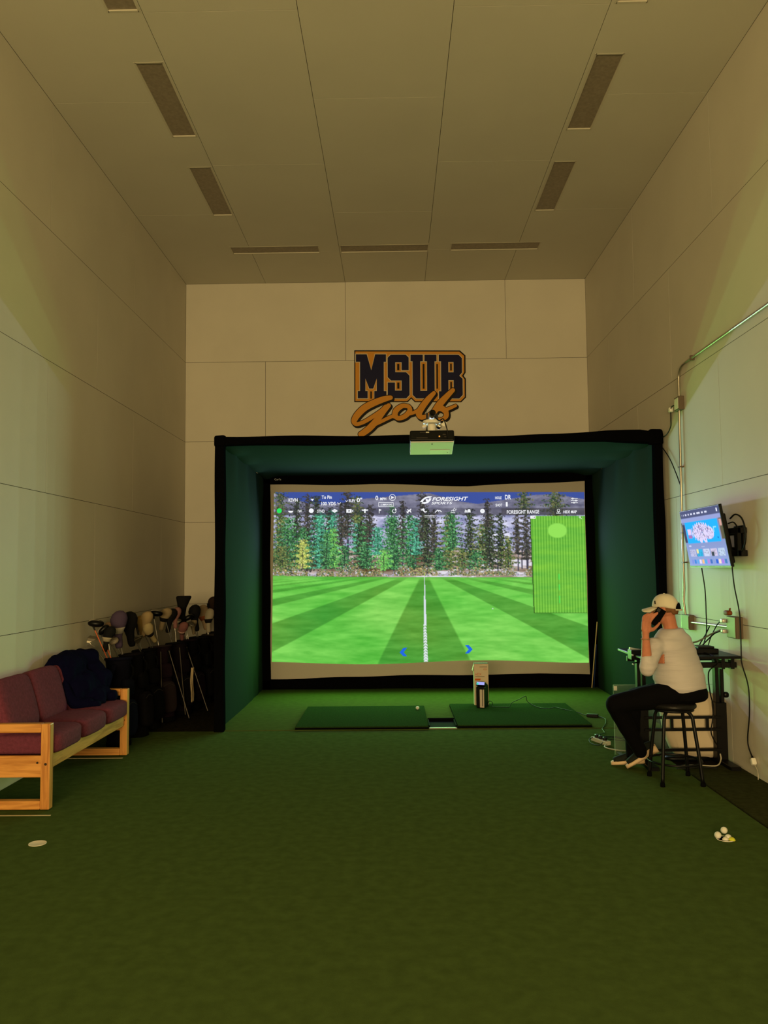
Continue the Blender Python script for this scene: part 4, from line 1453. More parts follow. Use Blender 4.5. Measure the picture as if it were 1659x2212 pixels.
# ================================================================== STOOL
sx, sy = 2.34, -5.475
st = thing('bar_stool', 'round black backless bar stool under the seated person', 'stool', (sx, sy, 0))
mk('seat', MB().lathe([(.05, .585), (.168, .585), (.178, .595), (.178, .612), (.165, .628), (.10, .634), (.01, .636)], (sx, sy, 0), 36), M('black_vinyl_seat', (22, 20, 20), .35), st, smooth=True)
mk('seat_ring', MB().tube(ring_pts((sx, sy, .572), .15), .011, 8, closed=True), m_metal_black, st, smooth='all')
for ax, ay in ((-1, -1), (1, -1), (-1, 1), (1, 1)):
    lg = mk('leg', MB().tube(spline([(sx + ax * .02, sy + ay * .02, .572), (sx + ax * .075, sy + ay * .075, .568), (sx + ax * .108, sy + ay * .108, .53), (sx + ax * .118, sy + ay * .118, .46), (sx + ax * .14, sy + ay * .145, .24), (sx + ax * .158, sy + ay * .166, .014)], 5), .0145, 10),
            m_metal_black, st, smooth='all')
    mk('foot_cap', MB().lathe([(.019, .0), (.02, .006), (.018, .03)], (sx + ax * .158, sy + ay * .166, 0), 14), m_rubber, lg, smooth=True)
mk('foot_ring', MB().tube(ring_pts((sx, sy, .165), .205), .009, 8, closed=True), m_metal_black, st, smooth='all')

# ================================================================== PERSON
m_skin = M('skin', (182, 116, 90), .55, var=(30, .06))
m_shirt = M('white_shirt_cloth', (190, 183, 184), .85, bump=(16, .5), stretch=(.35, .35, 3.0))
m_trou = M('black_trouser_cloth', (7, 6, 8), .9, spec=.08)
m_cap = M('pale_cap_cloth', (206, 196, 176), .8)
m_sole = M('beige_shoe_sole', (214, 184, 150), .6)
m_shoe = M('dark_shoe_mesh', (22, 28, 24), .8)
pe = thing('person', 'person in a white shirt and pale cap sitting on the stool, phone at the ear', 'person', (sx, sy, 0))
FW = Vector((-.66, .75, 0)).normalized()
LF = Vector((-.75, -.66, 0)).normalized()


def ell(c, a, b, n=28, f=FW, l=LF, e=.9):
    def pw(x):
        return math.copysign(abs(x) ** e, x)
    return [Vector(c) + l * (a * pw(math.cos(2 * math.pi * k / n))) + f * (b * pw(math.sin(2 * math.pi * k / n))) for k in range(n)]


HD = Vector((2.315, -5.44, 1.372))
HF = Vector((-.82, .57, -.09)).normalized()
HL = Vector((0, 0, 1)).cross(HF).normalized()
HU = HF.cross(HL)
RH = Matrix((HF, HL, HU)).transposed()


def hp(a, b, c):
    return tuple(HD + RH @ Vector((a, b, c)))


Lsh, Lel, Lwr = (2.165, -5.575, 1.075), (2.062, -5.735, .925), (2.078, -5.665, 1.165)
Rsh, Rel, Rwr = (2.50, -5.32, 1.06), (2.40, -5.14, .90), (2.22, -5.38, .94)
Lhip, Lkn, Lan = (2.31, -5.53, .70), (1.895, -5.37, .60), (2.135, -5.19, .20)
Rhip, Rkn, Ran = (2.46, -5.37, .70), (2.15, -5.02, .60), (2.13, -5.0, .14)
body = MB()
body.loft([ell((2.43, -5.44, .66), .15, .13), ell((2.42, -5.43, .74), .18, .15), ell((2.405, -5.42, .87), .185, .15), ell((2.375, -5.43, 1.0), .18, .125),
           ell((2.352, -5.44, 1.10), .17, .105), ell((2.352, -5.44, 1.165), .115, .085), ell((2.355, -5.44, 1.21), .06, .06)])
body.blob([(2.36, -5.44, 1.17), (2.345, -5.44, 1.24), (2.33, -5.44, 1.31)], [.064, .058, .06])
# head: skull, jaw, nose, ear, brow, lips
body.sup(hp(.0, 0, .015), (.195, .152, .195), 1.0, rot=RH)
body.sup(hp(.035, 0, -.055), (.125, .115, .12), .9, rot=RH)
body.sup(hp(.072, 0, -.093), (.05, .06, .04), .9, rot=RH)
body.blob([hp(.092, 0, .012), hp(.112, 0, -.022)], [.010, .015], 8)
body.sup(hp(.094, 0, -.062), (.02, .045, .016), .9, rot=RH)
for s in (-1, 1):
    body.sup(hp(-.008, s * .078, -.008), (.034, .022, .062), .8, rot=RH)
    body.sup(hp(.085, s * .03, .018), (.02, .03, .014), .9, rot=RH)
# arms
body.blob([Lsh, Lel], [.05, .042])
body.blob([Lel, tuple((Vector(Lel) * .6 + Vector(Lwr) * .4)), Lwr], [.042, .041, .029])
body.blob([Rsh, Rel], [.05, .042])
body.blob([Rel, Rwr], [.041, .029])
# legs
for a, b, c in ((Lhip, Lkn, Lan), (Rhip, Rkn, Ran)):
    body.blob([a, b], [.075, .052])
    body.blob([b, tuple(Vector(b) * .65 + Vector(c) * .35), c], [.05, .05, .034])
# left hand holding the phone: palm, four fingers, thumb
body.blob([Lwr, (2.083, -5.648, 1.20)], [.028, .030])
PALM = [((2.068, -5.652, 1.225), (2.078, -5.632, 1.285)), ((2.090, -5.655, 1.225), (2.105, -5.630, 1.278)), ((2.110, -5.652, 1.225), (2.122, -5.626, 1.268))]
for a, b in PALM:
    body.blob([a, b], [.019, .017], 10)
FING = [[(2.074, -5.630, 1.288), (2.086, -5.600, 1.322), (2.128, -5.583, 1.345)],
        [(2.088, -5.632, 1.288), (2.112, -5.602, 1.328), (2.160, -5.588, 1.346)],
        [(2.106, -5.632, 1.280), (2.138, -5.606, 1.320), (2.186, -5.592, 1.345), (2.205, -5.588, 1.352)],
        [(2.122, -5.630, 1.268), (2.150, -5.610, 1.300), (2.182, -5.600, 1.330), (2.200, -5.596, 1.345)]]
for k, fp in enumerate(FING):
    body.blob(spline(fp, 3), [.0105 - .0007 * i / 2 for i in range(len(spline(fp, 3)))], 8)
body.blob(spline([(2.105, -5.655, 1.215), (2.150, -5.640, 1.225), (2.190, -5.615, 1.250), (2.215, -5.595, 1.270)], 3), [.0155] * 4 + [.0125] * 3 + [.0105] * 3, 8)
# right hand tucked under the left upper arm
body.blob([Rwr, (2.19, -5.46, .965)], [.03, .034])
for k in range(4):
    z = .945 + k * .020
    body.blob([(2.19, -5.48, z), (2.20, -5.56, z + .01), (2.235, -5.605, z + .012)], [.0115, .0105, .0095], 8)
body.blob([(2.17, -5.44, 1.0), (2.16, -5.49, 1.04)], [.013, .011], 8)
remesh('body', body, m_skin, pe, .0055, 3)
ORG['cl'] = ORG[pe.name]

# shirt
sh = MB()
sh.loft([ell((2.43, -5.435, .705), .208, .168), ell((2.425, -5.43, .75), .222, .182), ell((2.412, -5.425, .82), .226, .186), ell((2.405, -5.42, .90), .222, .178), ell((2.382, -5.43, 1.0), .215, .150),
         ell((2.365, -5.44, 1.08), .222, .136), ell((2.36, -5.44, 1.13), .20, .122), ell((2.356, -5.44, 1.175), .150, .105), ell((2.354, -5.44, 1.215), .086, .082)])
sh.blob([(2.25, -5.52, 1.06), Lsh, tuple(Vector(Lsh) * .5 + Vector(Lel) * .5), Lel], [.09, .082, .073, .062])
sh.blob([Lel, tuple(Vector(Lel) * .72 + Vector(Lwr) * .28)], [.060, .050])
sh.blob([(2.47, -5.35, 1.07), Rsh, tuple(Vector(Rsh) * .5 + Vector(Rel) * .5), Rel], [.09, .072, .066, .06])
sh.blob([Rel, tuple(Vector(Rel) * .55 + Vector(Rwr) * .45)], [.062, .05])
remesh('shirt', sh, m_shirt, pe, .009, 14, fold=(.008, (5, 5, 26)))
# trousers
tr = MB()
tr.loft([ell((2.44, -5.44, .632), .17, .15), ell((2.445, -5.44, .66), .198, .17), ell((2.44, -5.44, .71), .205, .172), ell((2.43, -5.435, .76), .2, .165)])
tr.blob([Lhip, tuple(Vector(Lhip) * .5 + Vector(Lkn) * .5), Lkn], [.105, .094, .075])
tr.blob([Lkn, tuple(Vector(Lkn) * .6 + Vector(Lan) * .4), tuple(Vector(Lan) + Vector((.015, .0, -.03)))], [.076, .074, .056])
tr.blob([Rhip, tuple(Vector(Rhip) * .5 + Vector(Rkn) * .5), Rkn], [.105, .094, .074])
tr.blob([Rkn, tuple(Vector(Rkn) * .6 + Vector(Ran) * .4), tuple(Vector(Ran) + Vector((.005, 0, -.035)))], [.074, .07, .056])
remesh('trousers', tr, m_trou, pe, .010, 5, fold=(.005, (9, 9, 14)))


# shoes
def shoe(heel, toe, roll_up=Vector((0, 0, 1))):
    heel, toe = Vector(heel), Vector(toe)
    f = (toe - heel).normalized()
    l = roll_up.cross(f).normalized()
    u = f.cross(l)
    L = (toe - heel).length
    sole, upper = [], []
    for t_, w, h in ((0, .026, .075), (.06, .039, .085), (.25, .044, .074), (.45, .044, .058), (.65, .050, .048), (.85, .046, .042), (.95, .034, .038), (1.0, .016, .034)):
        c = heel + f * (L * t_)
        sole.append([c + l * (w * math.cos(a)) + u * (h / 2 + h / 2 * math.sin(a) * 1.0) for a in np.linspace(0, 2 * math.pi, 17)[:-1]])
    for t_, w, h in ((.03, .028, .075), (.12, .034, .088), (.3, .035, .092), (.45, .036, .078), (.62, .040, .060), (.8, .038, .046), (.92, .028, .036)):
        c = heel + f * (L * t_) + u * .03
        upper.append([c + l * (w * math.cos(a)) + u * (max(0, math.sin(a)) ** .8 * h if math.sin(a) > 0 else 0.0) for a in np.linspace(0, 2 * math.pi, 17)[:-1]])
    o = mk('shoe', MB().loft(upper), m_shoe, pe, smooth='all')
    mk('sole', MB().loft(sole), m_sole, o, smooth='all')
    mb = MB()
    for t_ in (.46, .54, .62):
        c = heel + f * (L * t_)
        h = .02 + .074 - (t_ - .46) * .12
        mb.tube([c + l * .028 + u * (h - .006), c + u * (h + .004), c - l * .028 + u * (h - .006)], .003, 6)
    mk('laces', mb, m_shoe, o, smooth='all')
    return o, f, l, u, heel, L


o1 = shoe((2.325, -5.135, .155), (2.065, -5.085, .004), Vector((.35, 0, 1)).normalized())
o2 = shoe((2.245, -4.985, .022), (1.965, -4.94, .002))
for (o_, f, l, u, hl, L), s in ((o1, 'OC'), (o2, '')):
    if s:
        # small white emblem on the outer side of the near shoe
        side = hl + f * (L * .42) + u * .052 - l * 0.0
        sgn = 1 if l.y < 0 else -1
        p = side + l * sgn * .040
        Rm = Matrix((-f * sgn * -1 if False else -f, u, l * sgn)).transposed()
        Rm = Matrix((f * -1, u, (f * -1).cross(u))).transposed()
        text('emblem', s, m_white, o_, tuple(p), .018, .036, rot=Rm.to_euler())
# cap
cap = MB()
rings = []
for k in range(13):
    a = math.radians(90 * k / 12)
    z = .020 + .106 * math.sin(a)
    r = math.cos(a) ** .75 if k < 12 else .02
    back = -.012 * (1 - k / 12)
    rings.append([Vector(hp(.110 * r * math.cos(b) - .006, .089 * r * math.sin(b), z - .030 * (1 - k / 12) * (math.cos(b) < -.2) * abs(math.cos(b)))) for b in np.linspace(0, 2 * math.pi, 33)[:-1]])
cap.loft(rings, cap=True)
cp = mk('cap', cap, m_cap, pe, smooth='all')


def brim_fn(u_, v_):
    y = -.082 + .164 * u_
    q = abs(y) / .082
    x0 = .100 * math.sqrt(max(0.0, 1 - (y / .0905) ** 2)) - .006
    x1 = .105 + .078 * (1 - q ** 4) ** .5
    z = .026 - .016 * v_ - .028 * q ** 2 * (.45 + .55 * v_)
    return hp(x0 + (max(x1, x0 + .004) - x0) * v_, y, z)


mk('brim', MB().grid(brim_fn, 22, 6), m_cap, cp, smooth='all', solid=.004)
# dark opening and strap at the back of the cap
rings = []
for k in range(5):
    q = k / 4
    rings.append([Vector(hp(-.1165 + .012 * q + .003, (.046 * (1 - q ** 2) ** .5) * s, .004 + .052 * q)) for s in (-1, -.5, 0, .5, 1)])
mbk = MB()
vs = []
for k in range(7):
    q = k / 6
    z = -.008 + .056 * q
    hw = .055 * math.sqrt(max(0, 1 - q * q)) + .001
    for s in (-1, -.5, 0, .5, 1):
        y = hw * s
        xb = -.110 * math.sqrt(max(0, 1 - (y / .092) ** 2)) * (math.cos(math.asin(min(1, max(0, (z - .0) / .12)))) ** .75) - .012
        vs.append(hp(xb, y, z))
mbk.add(vs, [(k * 5 + j, k * 5 + j + 1, k * 5 + j + 6, k * 5 + j + 5) for k in range(6) for j in range(4)])
mk('cap_opening', mbk, m_trou, cp, smooth='all')
mk('cap_strap', MB().tube(spline([hp(-.10, .062, -.010), hp(-.122, .03, -.014), hp(-.128, 0, -.015), hp(-.122, -.03, -.014), hp(-.10, -.062, -.010)], 4), [(.006, .006)] * 17, 6), m_cap, cp, smooth='all')
mk('cap_button', MB().sup(hp(-.004, 0, .127), (.014, .014, .008), .9), m_cap, cp, smooth='all')
mk('cap_mark', MB().box(hp(.052, .083, .062), (.008, .004, .028), RH), m_trou, cp)
# short hair below the cap
hair = []
for z, kx, ky in ((.012, -.099, .0795), (-.012, -.099, .079), (-.030, -.096, .077), (-.048, -.090, .070)):
    hair.append([Vector(hp(kx * math.cos(b) - .004, ky * math.sin(b), z + .02 * (abs(math.sin(b)) > .75))) for b in np.linspace(-1.45, 1.45, 22)])
hv = [p for r_ in hair for p in r_]
mk('hair', MB().add(hv, [(j * 22 + i, j * 22 + i + 1, (j + 1) * 22 + i + 1, (j + 1) * 22 + i) for j in range(3) for i in range(21)]), M('sandy_hair', (112, 76, 48), .8), pe, smooth='all', solid=.004)
# eyes
for s in (-1, 1):
    mk('eye', MB().sup(hp(.086, s * .03, .006), (.018, .022, .012), 1.0, 12, 8, rot=RH), M('eye_white', (220, 214, 206), .3), pe, smooth='all')
mk('brow', MB().box(hp(.094, .03, .028), (.006, .034, .006), RH), MATS['sandy_hair'], pe)
mk('watch', MB().tube(ring_pts((2.077, -5.668, 1.150), .031, 20), .006, 6, closed=True), M('thin_bracelet', (150, 110, 80), .5), pe, smooth='all')
mk('belt_ring', MB().sup((2.275, -5.615, .695), (.012, .01, .014), .7), m_steel, pe, smooth='all')

# phone held at the ear
pcn = Vector((2.205, -5.572, 1.318))
pax = Vector((.50, .12, .70)).normalized()            # long axis towards the ear
pnn = Vector((-.25, -.95, .30))
pnn = (pnn - pax * pnn.dot(pax)).normalized()
pw_ = pax.cross(pnn)
RP = Matrix((pw_, pax, pnn)).transposed()
ph = thing('mobile_phone', 'black mobile phone held to the ear of the seated person', 'phone', tuple(pcn))
mk('phone_case', MB().box(tuple(pcn), (.074, .152, .011), RP), m_rubber, ph, bevel=.004)
mk('phone_glass', MB().box(tuple(pcn - pnn * .0058), (.066, .142, .001), RP), M('phone_glass', (8, 8, 10), .1), ph)
mk('camera_lens', MB().box(tuple(pcn + pnn * .0065 + pax * .052 - pw_ * .016), (.026, .03, .003), RP), M('phone_lens', (40, 40, 44), .2), ph, bevel=.002, seg=1)

# ================================================================== SOFA
so = thing('wooden_sofa', 'three-seat sofa with oak frame and maroon cushions along the left wall', 'sofa', (-2.73, -5.29, 0))
XF, XB2 = -2.42, -3.035
for (ya, yb) in ((-6.18, -6.115), (-4.465, -4.40)):
    mk('arm_post', MB().bx(XF - .068, XF, ya, yb, .008, .62), m_wood_z, so, bevel=.006)
    mk('arm_post', MB().bx(XB2, XB2 + .068, ya, yb, .008, .62), m_wood_z, so, bevel=.006)
    mk('arm_rail', MB().bx(XB2 + .068, XF - .068, ya, yb, .557, .62), m_wood_x, so, bevel=.006)
    mk('arm_rail', MB().bx(XB2 + .068, XF - .068, ya, yb, .008, .070), m_wood_x, so, bevel=.006)
    mk('arm_board', MB().bx(XB2 + .068, XF - .068, ya + .012, yb - .012, .235, .388), m_wood_x, so, bevel=.004)
    mk('bolt', MB().tube([(XF - .095, ya + .008, .34), (XF - .095, ya + .014, .34)], .008, 10).tube([(XF - .03, ya - .002, .332), (XF - .03, ya + .004, .332)], .010, 10), M('dark_bolt', (46, 34, 24), .5), so)
mk('front_apron', MB().bx(XF - .055, XF - .025, -6.115, -4.465, .283, .402), m_wood_y, so, bevel=.004)
mk('seat_base', MB().bx(-3.0, XF - .055, -6.115, -4.465, .30, .375), m_rubber, so)
mk('back_board', MB().bx(-3.035, -3.01, -6.115, -4.465, .40, .78), m_wood_y, so)
for k in range(3):
    y = -6.112 + .549 * (k + .5)
    mk('seat_cushion', MB().sup((-2.70, y, .455), (.62, .552, .165), .36, 36, 18, wob=.006), m_maroon, so, smooth='all')
    Rb = Matrix.Rotation(math.radians(-16), 3, 'Y')
    mk('back_cushion', MB().sup((-2.865, y, .70), (.17, .552, .44), .36, 36, 18, rot=Rb, wob=.006), m_maroon, so, smooth='all')
# jacket heaped over the far end
jk = thing('navy_jacket', 'dark navy jacket heaped over the far end of the maroon sofa', 'jacket', (-2.78, -4.75, .5))
jb = MB()
for c, s in (((-2.90, -4.72, .80), (.30, .56, .40)), ((-2.90, -4.52, .86), (.28, .42, .26)), ((-2.80, -4.70, .66), (.36, .56, .34)), ((-2.72, -4.64, .585), (.36, .5, .2)), ((-2.66, -4.82, .555), (.28, .28, .1)),
             ((-2.80, -4.46, .70), (.34, .26, .42)), ((-2.86, -4.42, .82), (.3, .26, .34)), ((-2.62, -4.56, .57), (.26, .24, .11)), ((-2.86, -4.90, .74), (.22, .2, .34)), ((-2.76, -4.5, .68), (.36, .28, .3))):
    jb.sup(c, s, .8)
remesh('cloth', jb, m_navy, jk, .012, 3, fold=(.035, (11, 11, 8)))
mk('sleeve', MB().blob(spline([(-2.86, -4.93, .80), (-2.80, -4.97, .68), (-2.72, -4.95, .57), (-2.62, -4.90,   .555)], 4), [.055] * 13, 12), m_navy, jk, smooth='all')
mk('zip_pull', MB().box((-2.70, -4.76, .70), (.006, .012, .02)), m_steel, jk)
# pale strips on the turf in front of the sofa ends
for (xa_, xb_, y, lb) in ((-3.03, -2.36, -6.29, 'thin pale floor strip in front of the near end of the sofa'), (-2.95, -2.43, -4.545, 'thin pale floor strip under the far end of the sofa')):
    o = mk('floor_strip', MB().bx(xa_, xb_, y - .007, y + .007, .0, .003), M('pale_strip', (190, 176, 140), .6))
    tag(o, lb, 'floor strip')

# ================================================================== PUTTING CUPS AND BALLS ON THE FLOOR
t = thing('putting_cup', 'white lined putting cup set in the turf near the sofa', 'golf cup', (-2.193, -6.883, 0))
mk('cup_disc', MB().lathe([(.002, .0025), (.050, .0025), (.054, .004), (.055, .0005)], (-2.193, -6.883, 0), 36), M('cup_white', (216, 206, 186), .5), t, smooth=True)
t = thing('putting_cup', 'putting cup full of golf balls set in the turf below the stool', 'golf cup', (2.175, -6.88, 0))
mk('cup_rim', MB().tube(ring_pts((2.175, -6.87, .0015), .054, 36), .0022, 6, closed=True), m_whitemetal, t, smooth='all')
mk('cup_floor', MB().lathe([(.002, .001), (.052, .001)], (2.175, -6.87, 0), 36), m_rubber, t)
ball((2.132, -6.86, .0213), 'white golf ball on the floor left of the ball-filled cup')
ball((2.196, -6.80, .032), 'white golf ball highest in the heap behind the ball-filled cup')
for c, mt, lb in (((2.170, -6.885, -.004), m_ball, 'white golf ball sunk in the cup, front'), ((2.198, -6.858, .004), m_ball, 'white golf ball sunk in the cup beside the yellow one'), ((2.206, -6.895, -.002), m_bally, 'yellow golf ball sunk in the cup')):
    ball(c, lb, mt)

# ================================================================== GOLF BAGS ALONG THE LEFT WALL
def bagmat(c):
    c = tuple(int(x * .5) for x in c)
    return M('bag_nylon_%d_%d_%d' % c, c, .85, bump=(20, .2), spec=.06)


def golf_bag(label, x, y, rz, lean, c1, c2, legs=False, h=.86):
    t = thing('golf_bag', label, 'golf bag', (x, y, -.014), 'golf bags along the left wall', rot=(lean[0], lean[1], rz))
    m1, m2 = bagmat(c1), bagmat(c2)
    rings = []
    for z, a, b in ((0, .105, .10), (.02, .115, .11), (.25, .118, .112), (.55, .112, .105), (.75, .118, .11), (h - .05, .128, .12), (h, .13, .122)):
        rings.append([Vector((a * math.cos(2 * math.pi * k / 20), b * math.sin(2 * math.pi * k / 20), z)) for k in range(20)])
    mk('bag_body', MB().loft(rings), m1, t, smooth='all')
    mk('collar', MB().tube(ring_pts((0, 0, h), .126, 24), .014, 8, closed=True), m2, t, smooth='all')
    mk('base', MB().lathe([(.10, 0), (.12, .005), (.12, .05), (.112, .06)], (0, 0, 0), 20), m_rubber, t, smooth=True)
    p1 = mk('pocket', MB().sup((.125, 0, .28), (.11, .19, .36), .5, 20, 12, wob=.008), m2, t, smooth='all')
    mk('zip', MB().tube(spline([(.176, -.07, .40), (.18, 0, .43), (.176, .07, .40)], 4), .003, 6), MATS['dull_zip'] if 'dull_zip' in MATS else M('dull_zip', (44, 40, 40), .6), p1, smooth='all')
    mk('pocket', MB().sup((.115, .0, .58), (.08, .15, .17), .5, 20, 12, wob=.006), m1, t, smooth='all')
    mk('pocket', MB().sup((-.02, -.125, .36), (.16, .09, .42), .5, 20, 12, wob=.008), m1, t, smooth='all')
    mk('strap', MB().tube(spline([(.05, -.12, h - .06), (.06, -.20, .66), (.05, -.215, .5), (.04, -.18, .34), (.03, -.13, .26)], 6), [(.028, .006)] * 25, 8), m2, t, smooth='all')
    mk('handle', MB().tube(spline([(.128, .03, .80), (.155, .03, .76), (.155, .03, .70), (.125, .03, .66)], 4), .009, 8), m_rubber, t, smooth='all')
    if legs:
        for s in (-1, 1):
            lg = mk('stand_leg', MB().tube([(.12, s * .05, .80), (.30, s * .16, .02)], .006, 8), M('dull_leg_metal', (92, 86, 80), .4, .5), t, smooth=True)
            mk('leg_foot', MB().sup((.302, s * .162, .012), (.035, .03, .02), .6), m_rubber, lg, smooth='all')
    return t


BAGS = [('navy golf bag just behind the far sofa arm', -2.66, -3.98, -.4, (-.05, -.06), (16, 17, 38), (24, 26, 60), False),
        ('black golf bag second from the sofa, purple headcover above it', -2.62, -3.52, -.2, (0, -.1), (18, 16, 20), (30, 26, 32), False),
        ('charcoal golf bag third from the sofa, black headcovers above it', -2.62, -3.10, -.5, (0.02, -.08), (22, 20, 22), (14, 14, 16), False),
        ('plum golf bag with cream headcovers and folding stand legs', -2.56, -2.68, -.9, (.03, -.12), (50, 30, 46), (66, 52, 56), True),
        ('dark golf bag with silver stand legs and a pale towel', -2.48, -2.26, -.7, (0, -.13), (34, 22, 34), (22, 20, 24), True),
        ('black golf bag below the black fan-shaped headcover', -2.46, -1.86, -.4, (0, -.08), (16, 14, 18), (46, 30, 44), False),
        ('black golf bag below the square black headcover', -2.42, -1.46, -.3, (0, -.06), (15, 15, 17), (28, 26, 30), False),
        ('dark grey golf bag in the far row, pale collar', -2.36, -1.06, -.5, (0, -.05), (20, 18, 20), (92, 84, 72), False),
        ('black golf bag deepest in the corner beside the enclosure', -2.38, -.66, -.2, (0, -.05), (16, 16, 18), (40, 36, 32), False),
        ('small black golf bag nearest the enclosure post', -2.10, -1.35, .3, (0, -.04), (14, 14, 16), (20, 20, 24), False)]
MOUTH = []
for b in BAGS:
    t = golf_bag(*b)
    bpy.context.view_layer.update()
    MOUTH.append(t.matrix_world @ Vector((0, 0, .80)))

m_shaft = M('steel_shaft', (150, 146, 138), .3, .8)
m_oshaft = M('orange_shaft', (200, 96, 50), .4)


def club(kind, bag, head, label, col=(20, 20, 22), col2=None, size=1.0, tilt=0.0, shaft=None):
    """a club standing grip-down in a bag; head = room position of the head"""
    H_ = Vector(head)
    col = tuple(int(x * .72) for x in col)
    col2 = tuple(int(x * .78) for x in col2) if col2 else None
    M0 = MOUTH[bag] + Vector((random.uniform(-.05, .05), random.uniform(-.05, .05), -.12))
    t = thing('golf_club', label, 'golf club', tuple(M0), 'clubs in the golf bags')
    d = (H_ - M0).normalized()
    side = d.cross(Vector((.2, -1, 0))).normalized()
    mm = M('club_%s_%d_%d_%d' % ((kind,) + tuple(col)), col, .35 if kind in ('driver', 'iron') else .85, .7 if kind == 'iron' else 0)
    Rq = Matrix((side, d.cross(side), d)).transposed() @ Matrix.Rotation(tilt, 3, 'Y')
    if kind == 'grip':
        mk('shaft', MB().tube([tuple(M0), tuple(M0 + (H_ - M0) * .75)], .006, 8), m_shaft, t, smooth=True)
        mk('grip', MB().tube([tuple(M0 + (H_ - M0) * .6), tuple(H_ - d * .01), tuple(H_)], [.011, .014, .018], 10), mm, t, smooth=True)
        return t
    mk('shaft', MB().tube([tuple(M0), tuple(H_ - d * .02)], .0055, 8), shaft or m_shaft, t, smooth=True)
    if kind == 'driver':
        hd = mk('club_head', MB().sup(tuple(H_ + side * .035), (.13 * size, .115 * size, .062 * size), .85, 24, 14, rot=Rq), mm, t, smooth='all')
        mk('hosel', MB().tube([tuple(H_ - d * .06), tuple(H_ + d * .005)], [.008, .012], 8), mm, t, smooth=True)
        mk('crown_stripe', MB().sup(tuple(H_ + side * .035 + Rq @ Vector((-.01, -.03, .012))), (.10 * size, .012, .045 * size), .7, 14, 8, rot=Rq), M('grey_print', (136, 128, 116), .5), hd, smooth='all')
    elif kind == 'iron':
        vs = []
        for z, x0, x1, y in ((-.02, -.01, .012, 0), (.0, -.012, .04, 0), (.028, -.012, .075, -.004), (.05, .0, .082, -.012), (.058, .012, .07, -.018)):
            vs.append([H_ + Rq @ Vector(p) for p in ((x0, y - .006, z), (x1, y - .006, z), (x1, y + .008, z), (x0, y + .008, z))])
        mk('club_head', MB().loft(vs), mm, t, bevel=.002, seg=1)
    else:                        # headcover
        rings = []
        prof = ((-.17, .022, .022), (-.15, .028, .028), (-.09, .028, .028), (-.05, .036, .036), (0.0, .056, .046), (.04, .062, .048), (.075, .05, .04), (.095, .026, .02), (.1, .005, .005))
        if kind == 'fan':
            prof = ((-.17, .03, .03), (-.08, .034, .03), (-.02, .04, .03), (.03, .055, .032), (.075, .07, .034), (.085, .068, .03), (.09, .06, .02))
        for z, a, b in prof:
            bend = .03 * max(0, z + .05) / .15
            rings.append([H_ + Rq @ Vector((a * size * math.cos(2 * math.pi * k / 18) + bend, b * size * math.sin(2 * math.pi * k / 18), z * size)) for k in range(18)])
        hc = mk('head_cover', MB().loft(rings), mm, t, smooth='all')
        if col2:
            rr = [[H_ + Rq @ Vector((a * size * math.cos(2 * math.pi * k / 18), b * size * math.sin(2 * math.pi * k / 18), z * size)) for k in range(18)]
                  for z, a, b in ((-.065, .0345, .0345), (-.035, .046, .042), (-.02, .054, .048))]
            mk('cover_band', MB().loft(rr), M('band_%d_%d_%d' % tuple(col2), col2, .8), hc, smooth='all')
    return t


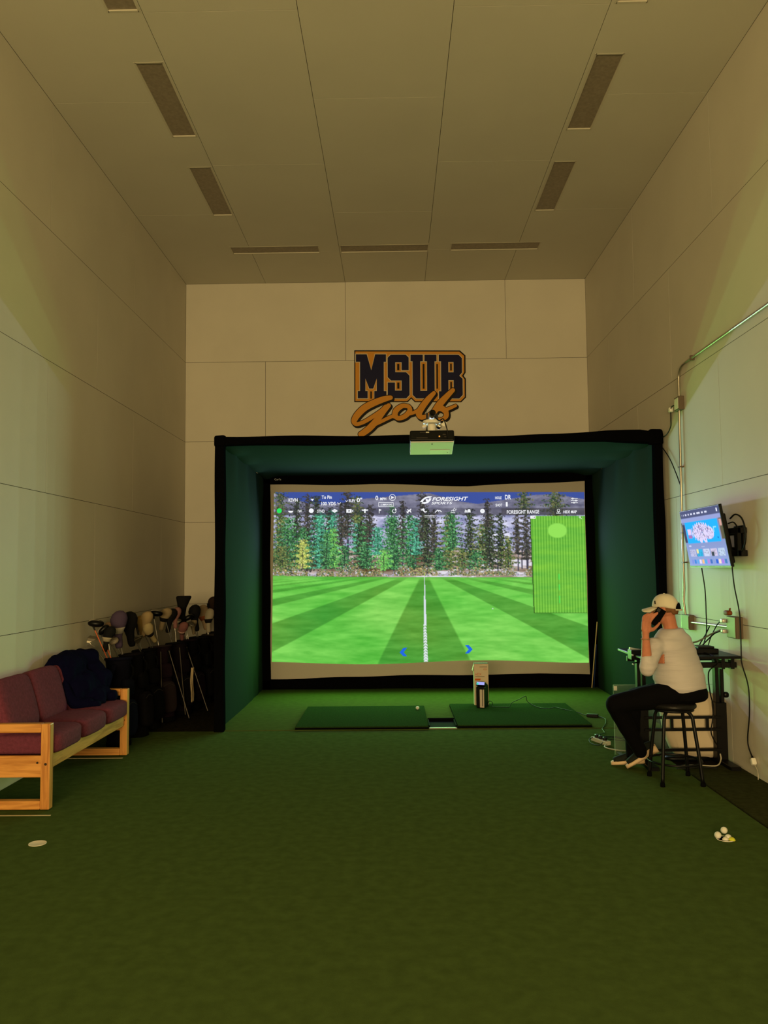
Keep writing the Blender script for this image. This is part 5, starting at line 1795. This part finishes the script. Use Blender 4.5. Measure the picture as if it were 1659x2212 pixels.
CL = [('driver', 0, (-2.93, -4.0, 1.19), 'black driver raised above the navy bag', (14, 13, 14), None, 1.2, .5, m_oshaft),
      ('driver', 0, (-2.88, -3.92, 1.12), 'black fairway wood with orange shaft above the navy bag', (18, 17, 18), None, 1.0, -.4, m_oshaft),
      ('iron', 0, (-2.98, -3.98, 1.03), 'chrome iron leaning left out of the navy bag', (170, 160, 140), None, 1, .9),
      ('iron', 0, (-2.985, -4.02, .955), 'chrome wedge lowest over the navy bag', (210, 204, 190), None, 1, 1.2),
      ('cover', 0, (-2.80, -3.94, 1.08), 'black headcover with pale panel above the navy bag', (18, 18, 20), (200, 186, 160), .95, .3),
      ('cover', 1, (-2.815, -3.60, 1.165), 'large purple headcover with white chevron band', (96, 78, 112), (212, 200, 190), 1.45, .1),
      ('cover', 1, (-2.91, -3.62, 1.10), 'slim beige headcover left of the purple one', (190, 150, 120), (30, 24, 22), .85, 0),
      ('driver', 1, (-2.835, -3.75, .99), 'pale mallet putter head in front of the purple headcover', (176, 160, 140), None, .8, 0),
      ('cover', 2, (-2.80, -3.30, 1.14), 'bulky black headcover right of the purple one', (12, 11, 13), None, 1.5, .2),
      ('grip', 2, (-2.77, -3.2, 1.255), 'upright black grip end beside the bulky black headcover', (16, 15, 16)),
      ('iron', 2, (-2.70, -3.36, .98), 'dull steel iron under the bulky black headcover', (120, 112, 96), None, 1, .2),
      ('iron', 2, (-2.67, -3.40, .96), 'second dull steel iron under the bulky black headcover', (130, 120, 100), None, 1, -.3),
      ('cover', 3, (-2.735, -2.92, 1.16), 'fuzzy cream headcover on top above the plum bag', (206, 176, 128), None, 1.15, .3),
      ('cover', 3, (-2.71, -2.88, 1.04), 'cream headcover with dark band low over the plum bag', (212, 190, 140), (34, 28, 28), 1.05, -.2),
      ('cover', 3, (-2.80, -2.92, 1.12), 'tan headcover behind the fuzzy cream one', (166, 132, 70), None, 1.0, .1),
      ('driver', 3, (-2.73, -2.62, 1.22), 'glossy black driver right of the cream headcovers', (13, 12, 14), None, 1.15, .3),
      ('cover', 4, (-2.68, -2.34, 1.18), 'long cream-edged headcover above the pale towel', (190, 166, 128), (20, 18, 20), 1.05, .5),
      ('cover', 4, (-2.63, -2.28, 1.16), 'black headcover against the cream-edged one', (14, 13, 15), None, 1.1, .2),
      ('iron', 4, (-2.60, -2.2, 1.09), 'steel iron between the towel and the pink cover', (140, 132, 116), None, 1, .4),
      ('cover', 4, (-2.585, -2.2, 1.18), 'dusty pink headcover in the middle of the bag row', (176, 122, 118), None, .95, 0),
      ('fan', 5, (-2.585, -1.9, 1.28), 'tall fan-shaped black headcover highest in the row', (13, 12, 13), None, 1.35, .1),
      ('driver', 5, (-2.56, -1.82, 1.12), 'black driver below the fan-shaped headcover', (16, 15, 17), None, 1.1, -.3),
      ('iron', 5, (-2.54, -1.8, 1.04), 'chrome iron below the fan-shaped headcover', (150, 142, 126), None, 1, .7),
      ('cover', 5, (-2.54, -2.05, 1.0), 'rosy headcover hanging low under the fan-shaped one', (160, 104, 100), (196, 150, 140), 1.0, .2),
      ('cover', 6, (-2.505, -1.6, 1.15), 'square black headcover with a small white mark', (15, 15, 18), None, 1.3, 0),
      ('cover', 6, (-2.52, -1.6, 1.02), 'small beige headcover below the square black one', (170, 150, 116), None, .75, .2),
      ('cover', 7, (-2.53, -1.02, 1.12), 'white and orange headcover near the enclosure', (222, 190, 150), (190, 104, 60), 1.25, 0),
      ('cover', 7, (-2.455, -1.02, 1.08), 'tall white headcover with a black band nearest the enclosure', (220, 208, 180), (24, 22, 22), 1.2, 0),
      ('grip', 7, (-2.46, -1.0, 1.27), 'black grip end above the tall white headcover', (14, 14, 15)),
      ('cover', 8, (-2.43, -.9, 1.25), 'dark brown headcover beside the enclosure post', (52, 34, 24), None, 1.1, 0)]
for c in CL:
    club(*c)
# pale towel hanging from a bag, and small shoe bag
tw = thing('golf_towel', 'pale golf towel hanging on the dark bag with silver legs', 'towel', (-2.33, -2.30, .1))
rings = []
mk('cloth', MB().grid(lambda u, v: (-2.33 + .012 * math.sin(9 * u + 5 * v), -2.36 + .085 * (u - .5) * (1 + .5 * math.sin(5 * v)) + .01 * math.sin(8 * v), .16 + .40 * v), 8, 20), M('pale_towel', (186, 164, 130), .9), tw, smooth='all', solid=.006)
